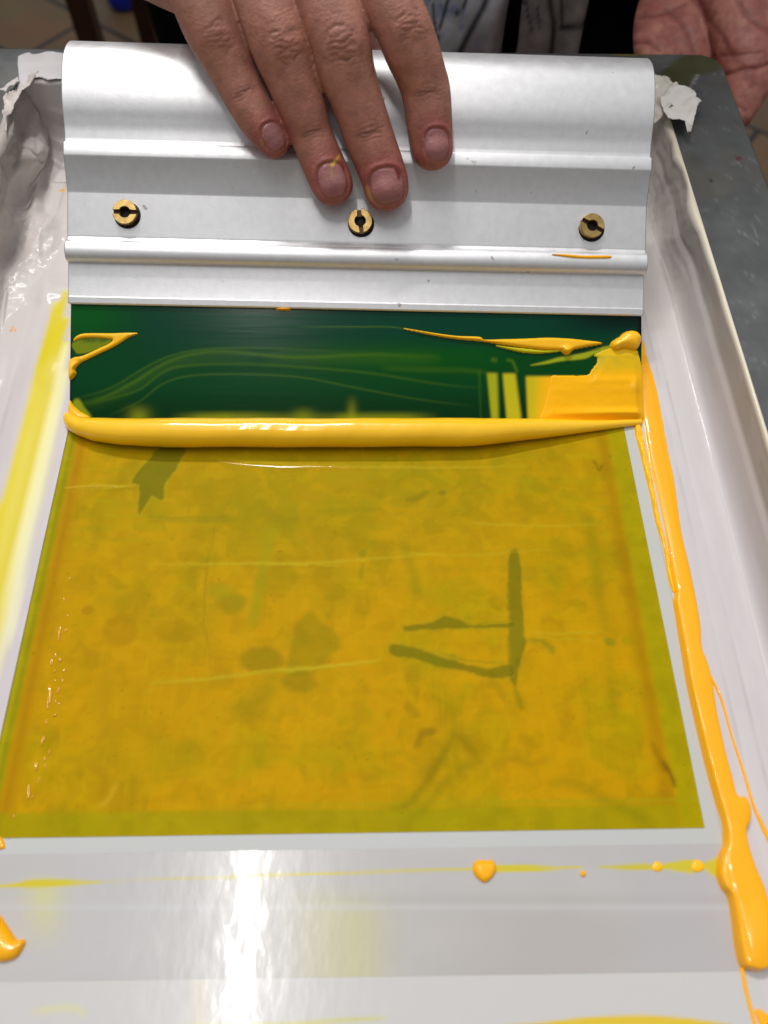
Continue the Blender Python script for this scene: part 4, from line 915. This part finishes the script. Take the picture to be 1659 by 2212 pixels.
for c, a, hw, s_ in [((525, 196), (.5, .86), 46, .8), ((676, 284), (.3, .95), 50, 1), ((794, 286), (.3, .95), 56, 1.1), ((919, 200), (.13, .99), 52, .9)]:
    u, v = local(px, py, c, a, hw); v2 = v+.22*nw; near = np.hypot(u, v) < 1.3
    d = 0
    for q, dep in ((-.34, .12), (-.18, .2), (-.02, .27), (.12, .22), (.30, .12)): d = d-dep*g(v2-q-.10*u*u+.03*np.sin(u*8+q*30), .045)*sst(.72, .35, np.abs(u+.1*nw))
    D += d*s_*near; P.mix((132, 78, 62), near*.45*g(v2, .22)*sst(.8, .3, np.abs(u)))
    P.mix((104, 58, 46), near*.5*g(v2+.02-.1*u*u, .05)*sst(.7, .3, np.abs(u)))
TIP = [((591, 294), (.42, .9), 24, 31), ((718, 389), (.20, .98), 31.5, 38), ((836, 401), (.20, .98), 37, 39), ((944, 312), (.04, 1), 26.5, 35)]
for i, (c, a, w_, h_) in enumerate(TIP):
    u, v = local(px, py, c, a, 1.); near = np.hypot(u, v) < 3*w_
    P.mix((158, 82, 76), near*sst(2.6, 1.2, np.hypot(u/w_, v/h_))*.75); P.mix((176, 120, 104), near*sst(1.0, 1.7, v/h_)*.35)
    r = (np.abs(u/w_)**2.5+np.abs(v/h_)**2.5)**(1/2.5)
    ins = sst(1.04, .93, r); prox = sst(.2, -.4, v/h_); side = sst(.5, .9, np.abs(u/w_))
    D += near*(-.42*g(r-1.03, .07)*(.35+.65*np.maximum(prox, side)) + .20*g(r-1.22, .13)*(.4+.6*prox) - ins*.10*(1-np.clip(r, 0, 1)**2*0) + .12*g(r-.9, .1)*sst(.4, .9, v/h_))
    D += near*(-.22*g(v/h_-1.13, .07)*sst(.9, .4, np.abs(u/w_)))
    nail = np.maximum(nail, ins*near)
    P.mix((166, 112, 110), near*ins*.92); P.mix((142, 88, 94), near*ins*.5*sst(.1, .9, v/h_)); P.mix((184, 138, 134), near*ins*.4*g(v/h_+.25, .35)*g(u/w_, .5))
    P.mix((176, 130, 120), near*ins*.4*sst(.72, .92, v/h_)); P.mix((122, 70, 62), near*.42*g(r-1.03, .05)*(.3+.7*np.maximum(prox, side)))
    P.mix((190, 140, 124), near*.3*g(r-1.14, .04)*sst(.1, .7, v/h_))
# soft dark skin in the folds between the fingers, yellow ink marks, sore red cuticle
P.line([(734, 333), (728, 343), (720, 352)], (226, 190, 10), 2.4, .9); P.line([(724, 353), (716, 356), (722, 358)], (230, 194, 10), 2.6, .9); P.line([(718, 358), (717, 372), (717, 386)], (196, 160, 30), 1.3, .8)
P.poly([(852, 364), (862, 368), (866, 378), (862, 390), (857, 378)], (110, 22, 14), .9, 2); P.line([(735, 350), (742, 362), (744, 372)], (128, 40, 34), 2.5, .8)
P.line([(791, 400), (796, 420), (806, 434)], (196, 160, 60), 4, .5); P.line([(912, 305), (913, 320)], (120, 36, 26), 3, .7); P.line([(563, 300), (568, 315)], (190, 160, 90), 3, .4)
D += .05*(fbm(px/7, py/7, 3)-.5)*2*(1-nail)
V1 = V1+N1*(D*face*(1)*MM)[:, None]
# ---- left palm
px2, py2 = proj(V2); face2 = sst(.0, .3, ((EYE-V2)/np.linalg.norm(EYE-V2, axis=1)[:, None]*N2).sum(1)); P2 = Paint((172, 108, 96), px2, py2); D2 = np.zeros(len(V2))
P2.mix((190, 130, 112), sst(.42, .65, fbm(px2/45, py2/45))*.7); P2.mix((146, 78, 72), sst(.45, .7, fbm(px2/30+30, py2/30))*.6)
for L_, w__, dep in (([(1545, 178), (1560, 163), (1580, 158), (1602, 150), (1632, 148), (1662, 138)], 5, .9), ([(1366, 96), (1392, 92), (1410, 98), (1424, 108)], 5, .5), ([(1500, -20), (1520, 30), (1560, 80), (1580, 118)], 9, .55), ([(1440, 20), (1480, 60), (1500, 110)], 8, .4),
                     ([(1590, 0), (1620, 40), (1665, 70)], 8, .5), ([(1380, 40), (1430, 30), (1480, 10)], 6, .35), ([(1560, 120), (1600, 118), (1650, 112)], 3.5, .3), ([(1585, 225), (1600, 232), (1612, 240)], 3, .3)):
    d, t = ldist(px2, py2, catmull(L_, 6, False)); D2 -= dep*g(d, w__); P2.mix((120, 58, 54), g(d, w__*.8)*.6)
D2 += .8*(fbm(px2/40+5, py2/40)-.5)+.2*(fbm(px2/10, py2/10)-.5)
V2 = V2+N2*(D2*face2*MM)[:, None]
allV = np.concatenate([V1, V2, Vb]); o1, o2 = len(V1), len(V1)+len(V2)
allF = F1+[tuple(i+o1 for i in f) for f in F2]+[tuple(i+o2 for i in f) for f in Fb]
col = np.concatenate([P.c, P2.c, np.tile(S2L((180, 131, 108)), (len(Vb), 1))]); nl = np.concatenate([nail, np.zeros(len(V2)+len(Vb))])
SKIN = bpy.data.materials.new('skin'); SKIN.use_nodes = True; nt = SKIN.node_tree; N = nt.nodes; L = nt.links; b = N['Principled BSDF']
at = N.new('ShaderNodeAttribute'); at.attribute_name = 'Col'; an = N.new('ShaderNodeAttribute'); an.attribute_name = 'Nail'
tc = N.new('ShaderNodeTexCoord'); vo = N.new('ShaderNodeTexVoronoi'); vo.inputs['Scale'].default_value = 1300; L.new(tc.outputs['Object'], vo.inputs['Vector'])
n1_ = N.new('ShaderNodeTexNoise'); n1_.inputs['Scale'].default_value = 420; n1_.inputs['Detail'].default_value = 5; L.new(tc.outputs['Object'], n1_.inputs['Vector'])
n2_ = N.new('ShaderNodeTexNoise'); n2_.inputs['Scale'].default_value = 260; n2_.inputs['Detail'].default_value = 4; L.new(tc.outputs['Object'], n2_.inputs['Vector'])
mr = N.new('ShaderNodeMapRange'); mr.inputs[1].default_value = .3; mr.inputs[2].default_value = .7; mr.inputs[3].default_value = .84; mr.inputs[4].default_value = 1.10; L.new(n2_.outputs['Fac'], mr.inputs[0])
vm = N.new('ShaderNodeVectorMath'); vm.operation = 'SCALE'; L.new(at.outputs['Color'], vm.inputs[0]); L.new(mr.outputs[0], vm.inputs['Scale']); L.new(vm.outputs[0], b.inputs['Base Color'])
b1 = N.new('ShaderNodeBump'); b1.inputs['Strength'].default_value = .3; b1.inputs['Distance'].default_value = .00025; L.new(vo.outputs['Distance'], b1.inputs['Height'])
b2 = N.new('ShaderNodeBump'); b2.inputs['Strength'].default_value = .35; b2.inputs['Distance'].default_value = .0004; L.new(n1_.outputs['Fac'], b2.inputs['Height']); L.new(b1.outputs[0], b2.inputs['Normal'])
L.new(b2.outputs[0], b.inputs['Normal'])
m3 = N.new('ShaderNodeMapRange'); m3.inputs[3].default_value = .50; m3.inputs[4].default_value = .30; L.new(an.outputs['Fac'], m3.inputs[0]); L.new(m3.outputs[0], b.inputs['Roughness'])
b.inputs['Subsurface Weight'].default_value = .25; b.inputs['Subsurface Radius'].default_value = (1, .3, .15); b.inputs['Subsurface Scale'].default_value = .0018; b.inputs['Specular IOR Level'].default_value = .45
mesh('body', allV, allF, SKIN, per, col=col, attrs={'Nail': nl})
# ---- clothes
def ringsurf(rows, th0, th1, nt_, fold, m, name, colf=None, cx=.02, cy=.61, thick=.002):
    """rows: (z, rx, ry)"""
    Z = np.array(rows); zs = np.linspace(Z[0, 0], Z[-1, 0], 90); rx = np.interp(zs, Z[:, 0], Z[:, 1]) if Z[0, 0] < Z[-1, 0] else np.interp(-zs, -Z[:, 0], Z[:, 1]); ry = np.interp(zs, Z[:, 0], Z[:, 2]) if Z[0, 0] < Z[-1, 0] else np.interp(-zs, -Z[:, 0], Z[:, 2])
    th = np.linspace(th0, th1, nt_); T, ZZ = np.meshgrid(th, zs, indexing='ij'); f_ = fold(T, ZZ)
    X = cx+(rx[None, :]+f_)*np.sin(T); Y = cy-(ry[None, :]+f_)*np.cos(T)
    V = np.stack([X.ravel(), Y.ravel(), ZZ.ravel()], 1); c = colf(*proj(V), V) if colf else None
    o = mesh(name, V, gridfaces(*T.shape), m, per, col=c); s = o.modifiers.new('s', 'SOLIDIFY'); s.thickness = thick; s.offset = -1; return o
BLACK = mat('black_cloth', (.003, .003, .0035), .9, spec=.05, bump=(500, .3, .0005, (1, 1, 1)))
CLOTH = mat('patterned_cloth', (1, 1, 1), .85, attr='Col', bump=(900, .5, .0006, (1, 1, 1)), cvar=(90, .35, (1, 1, 1)))
ringsurf([(-.30, .195, .150), (-.05, .20, .158), (.15, .19, .150), (.42, .19, .13), (.50, .12, .09)], -math.pi, math.pi, 120, lambda T, Z: .004*np.sin(9*T+Z*14), BLACK, 'apron', cx=.042)
for sx in (-1, 1): ringsurf([(-.88, .06, .065), (-.5, .075, .08), (-.28, .095, .12)], -math.pi, math.pi, 50, lambda T, Z: .003*np.sin(5*T+Z*20), BLACK, 'trouser_leg', cx=.02+sx*.088)
def clothcol(px, py, V):
    P_ = Paint((158, 150, 150), px, py); P_.mix((150, 138, 140), .7*fbm(px/30, py/22)); P_.mix((232, 236, 246), sst(1090, 1000, px+.9*py-40)*.9); P_.mix((120, 150, 215), sst(.5, .7, fbm(px/25, py/25+8))*sst(1080, 990, px)*.6)
    K_ = (14, 15, 22)
    for L_, w_ in (([(1062, -40), (1046, 10), (1026, 48), (1000, 100), (990, 120)], 8), ([(1109, 20), (1106, 60), (1106, 120)], 7), ([(1184, -40), (1190, 20), (1196, 60), (1190, 120)], 6), ([(1136, 0), (1142, 40), (1150, 70)], 2.5), ([(1128, -40), (1130, 5)], 4),
                   ([(1212, -40), (1214, 40), (1216, 60)], 3), ([(1214, 60), (1240, 56), (1262, 50)], 7), ([(1160, 10), (1166, 60)], 2), ([(975, -30), (962, 20), (950, 60)], 4), ([(1010, -30), (1004, 10), (985, 30)], 3), ([(935, 10), (940, 60), (950, 90)], 3)):
        P_.line(L_, K_, w_, .93, taper=False)
    return P_.c
def ang(x, y):
    P_ = onplane(x, y, np.array([0, .452, 0]), np.array([0, 1., 0])); return math.asin(max(-1, min(1, (P_[0]-.042)/.208)))
ringsurf([(-.16, .206, .162), (.10, .206, .162)], ang(870, 60), ang(1262, 60), 160, lambda T, Z: .006+.006*np.sin(T*26+Z*16)+.004*np.sin(T*51-Z*9)+.010*sst(.0, -.3, T-ang(1080, 60)-.5*(Z+.04)), CLOTH, 'shirt', clothcol, cx=.042)

# ------------------------------------------------------------------ light
w = bpy.data.worlds.new('World'); bpy.context.scene.world = w; w.use_nodes = True; nt = w.node_tree; N = nt.nodes; L = nt.links
bg = N['Background']; tc = N.new('ShaderNodeTexCoord'); sp = N.new('ShaderNodeSeparateXYZ'); L.new(tc.outputs['Generated'], sp.inputs[0])
cr_ = N.new('ShaderNodeValToRGB'); e = cr_.color_ramp.elements
mr = N.new('ShaderNodeMapRange'); mr.inputs[1].default_value = -1; mr.inputs[2].default_value = 1; L.new(sp.outputs['Z'], mr.inputs[0]); L.new(mr.outputs[0], cr_.inputs[0])
e[0].position = .45; e[0].color = (.05, .045, .04, 1); e[1].position = .80; e[1].color = (.74, .75, .77, 1)
k = e.new(.60); k.color = (.22, .215, .21, 1)
my = N.new('ShaderNodeMapRange'); my.inputs[1].default_value = -.75; my.inputs[2].default_value = .35; my.inputs[3].default_value = .62; my.inputs[4].default_value = 1.1; L.new(sp.outputs['Y'], my.inputs[0])
vm = N.new('ShaderNodeVectorMath'); vm.operation = 'SCALE'; L.new(cr_.outputs[0], vm.inputs[0]); L.new(my.outputs[0], vm.inputs['Scale'])
L.new(vm.outputs[0], bg.inputs[0]); bg.inputs[1].default_value = .62
def area(name, loc, tgt, sx, sy, pw, col, roll=0):
    l = bpy.data.lights.new(name, 'AREA'); l.shape = 'RECTANGLE'; l.size = sx; l.size_y = sy; l.energy = pw; l.color = col
    o = bpy.data.objects.new(name, l); C.objects.link(o); o.location = loc
    d = Vector(tgt)-Vector(loc); q = d.to_track_quat('-Z', 'Y'); o.rotation_euler = q.to_euler(); return o
# ceiling tube running away from the camera, whose mirror image lies on the tape at lower left
P0 = flat(515, 2000); d = P0-EYE; d[2] = -d[2]; Lp = P0+d*((1.9-P0[2])/d[2])
area('ceiling_tube_light', (Lp[0]+.02, .35, 1.9), (Lp[0]+.02, .35, 0), .045, 1.2, 11, (1, .97, .94))
area('ceiling_tube_light', (-.33, 1.38, 1.9), (-.05, .15, 0), .62, .08, 25, (1, .97, .95))
# ------------------------------------------------------------------ camera and render
cam = bpy.data.cameras.new('camera'); co = bpy.data.objects.new('camera', cam); C.objects.link(co); bpy.context.scene.camera = co
M = Matrix(((cr[0], cu[0], -fw[0], 0), (cr[1], cu[1], -fw[1], 0), (cr[2], cu[2], -fw[2], H), (0, 0, 0, 1))); co.matrix_world = M
cam.sensor_fit = 'VERTICAL'; cam.sensor_height = 24; cam.lens = FPX/2212*24; cam.clip_start = .01; cam.clip_end = 60
cam.dof.use_dof = True; cam.dof.focus_distance = .262; cam.dof.aperture_fstop = 7.5
s = bpy.context.scene; s.view_settings.view_transform = 'Standard'; s.view_settings.look = 'None'; s.view_settings.gamma = 1; s.view_settings.exposure = .15
s.render.resolution_x = 768; s.render.resolution_y = 1024
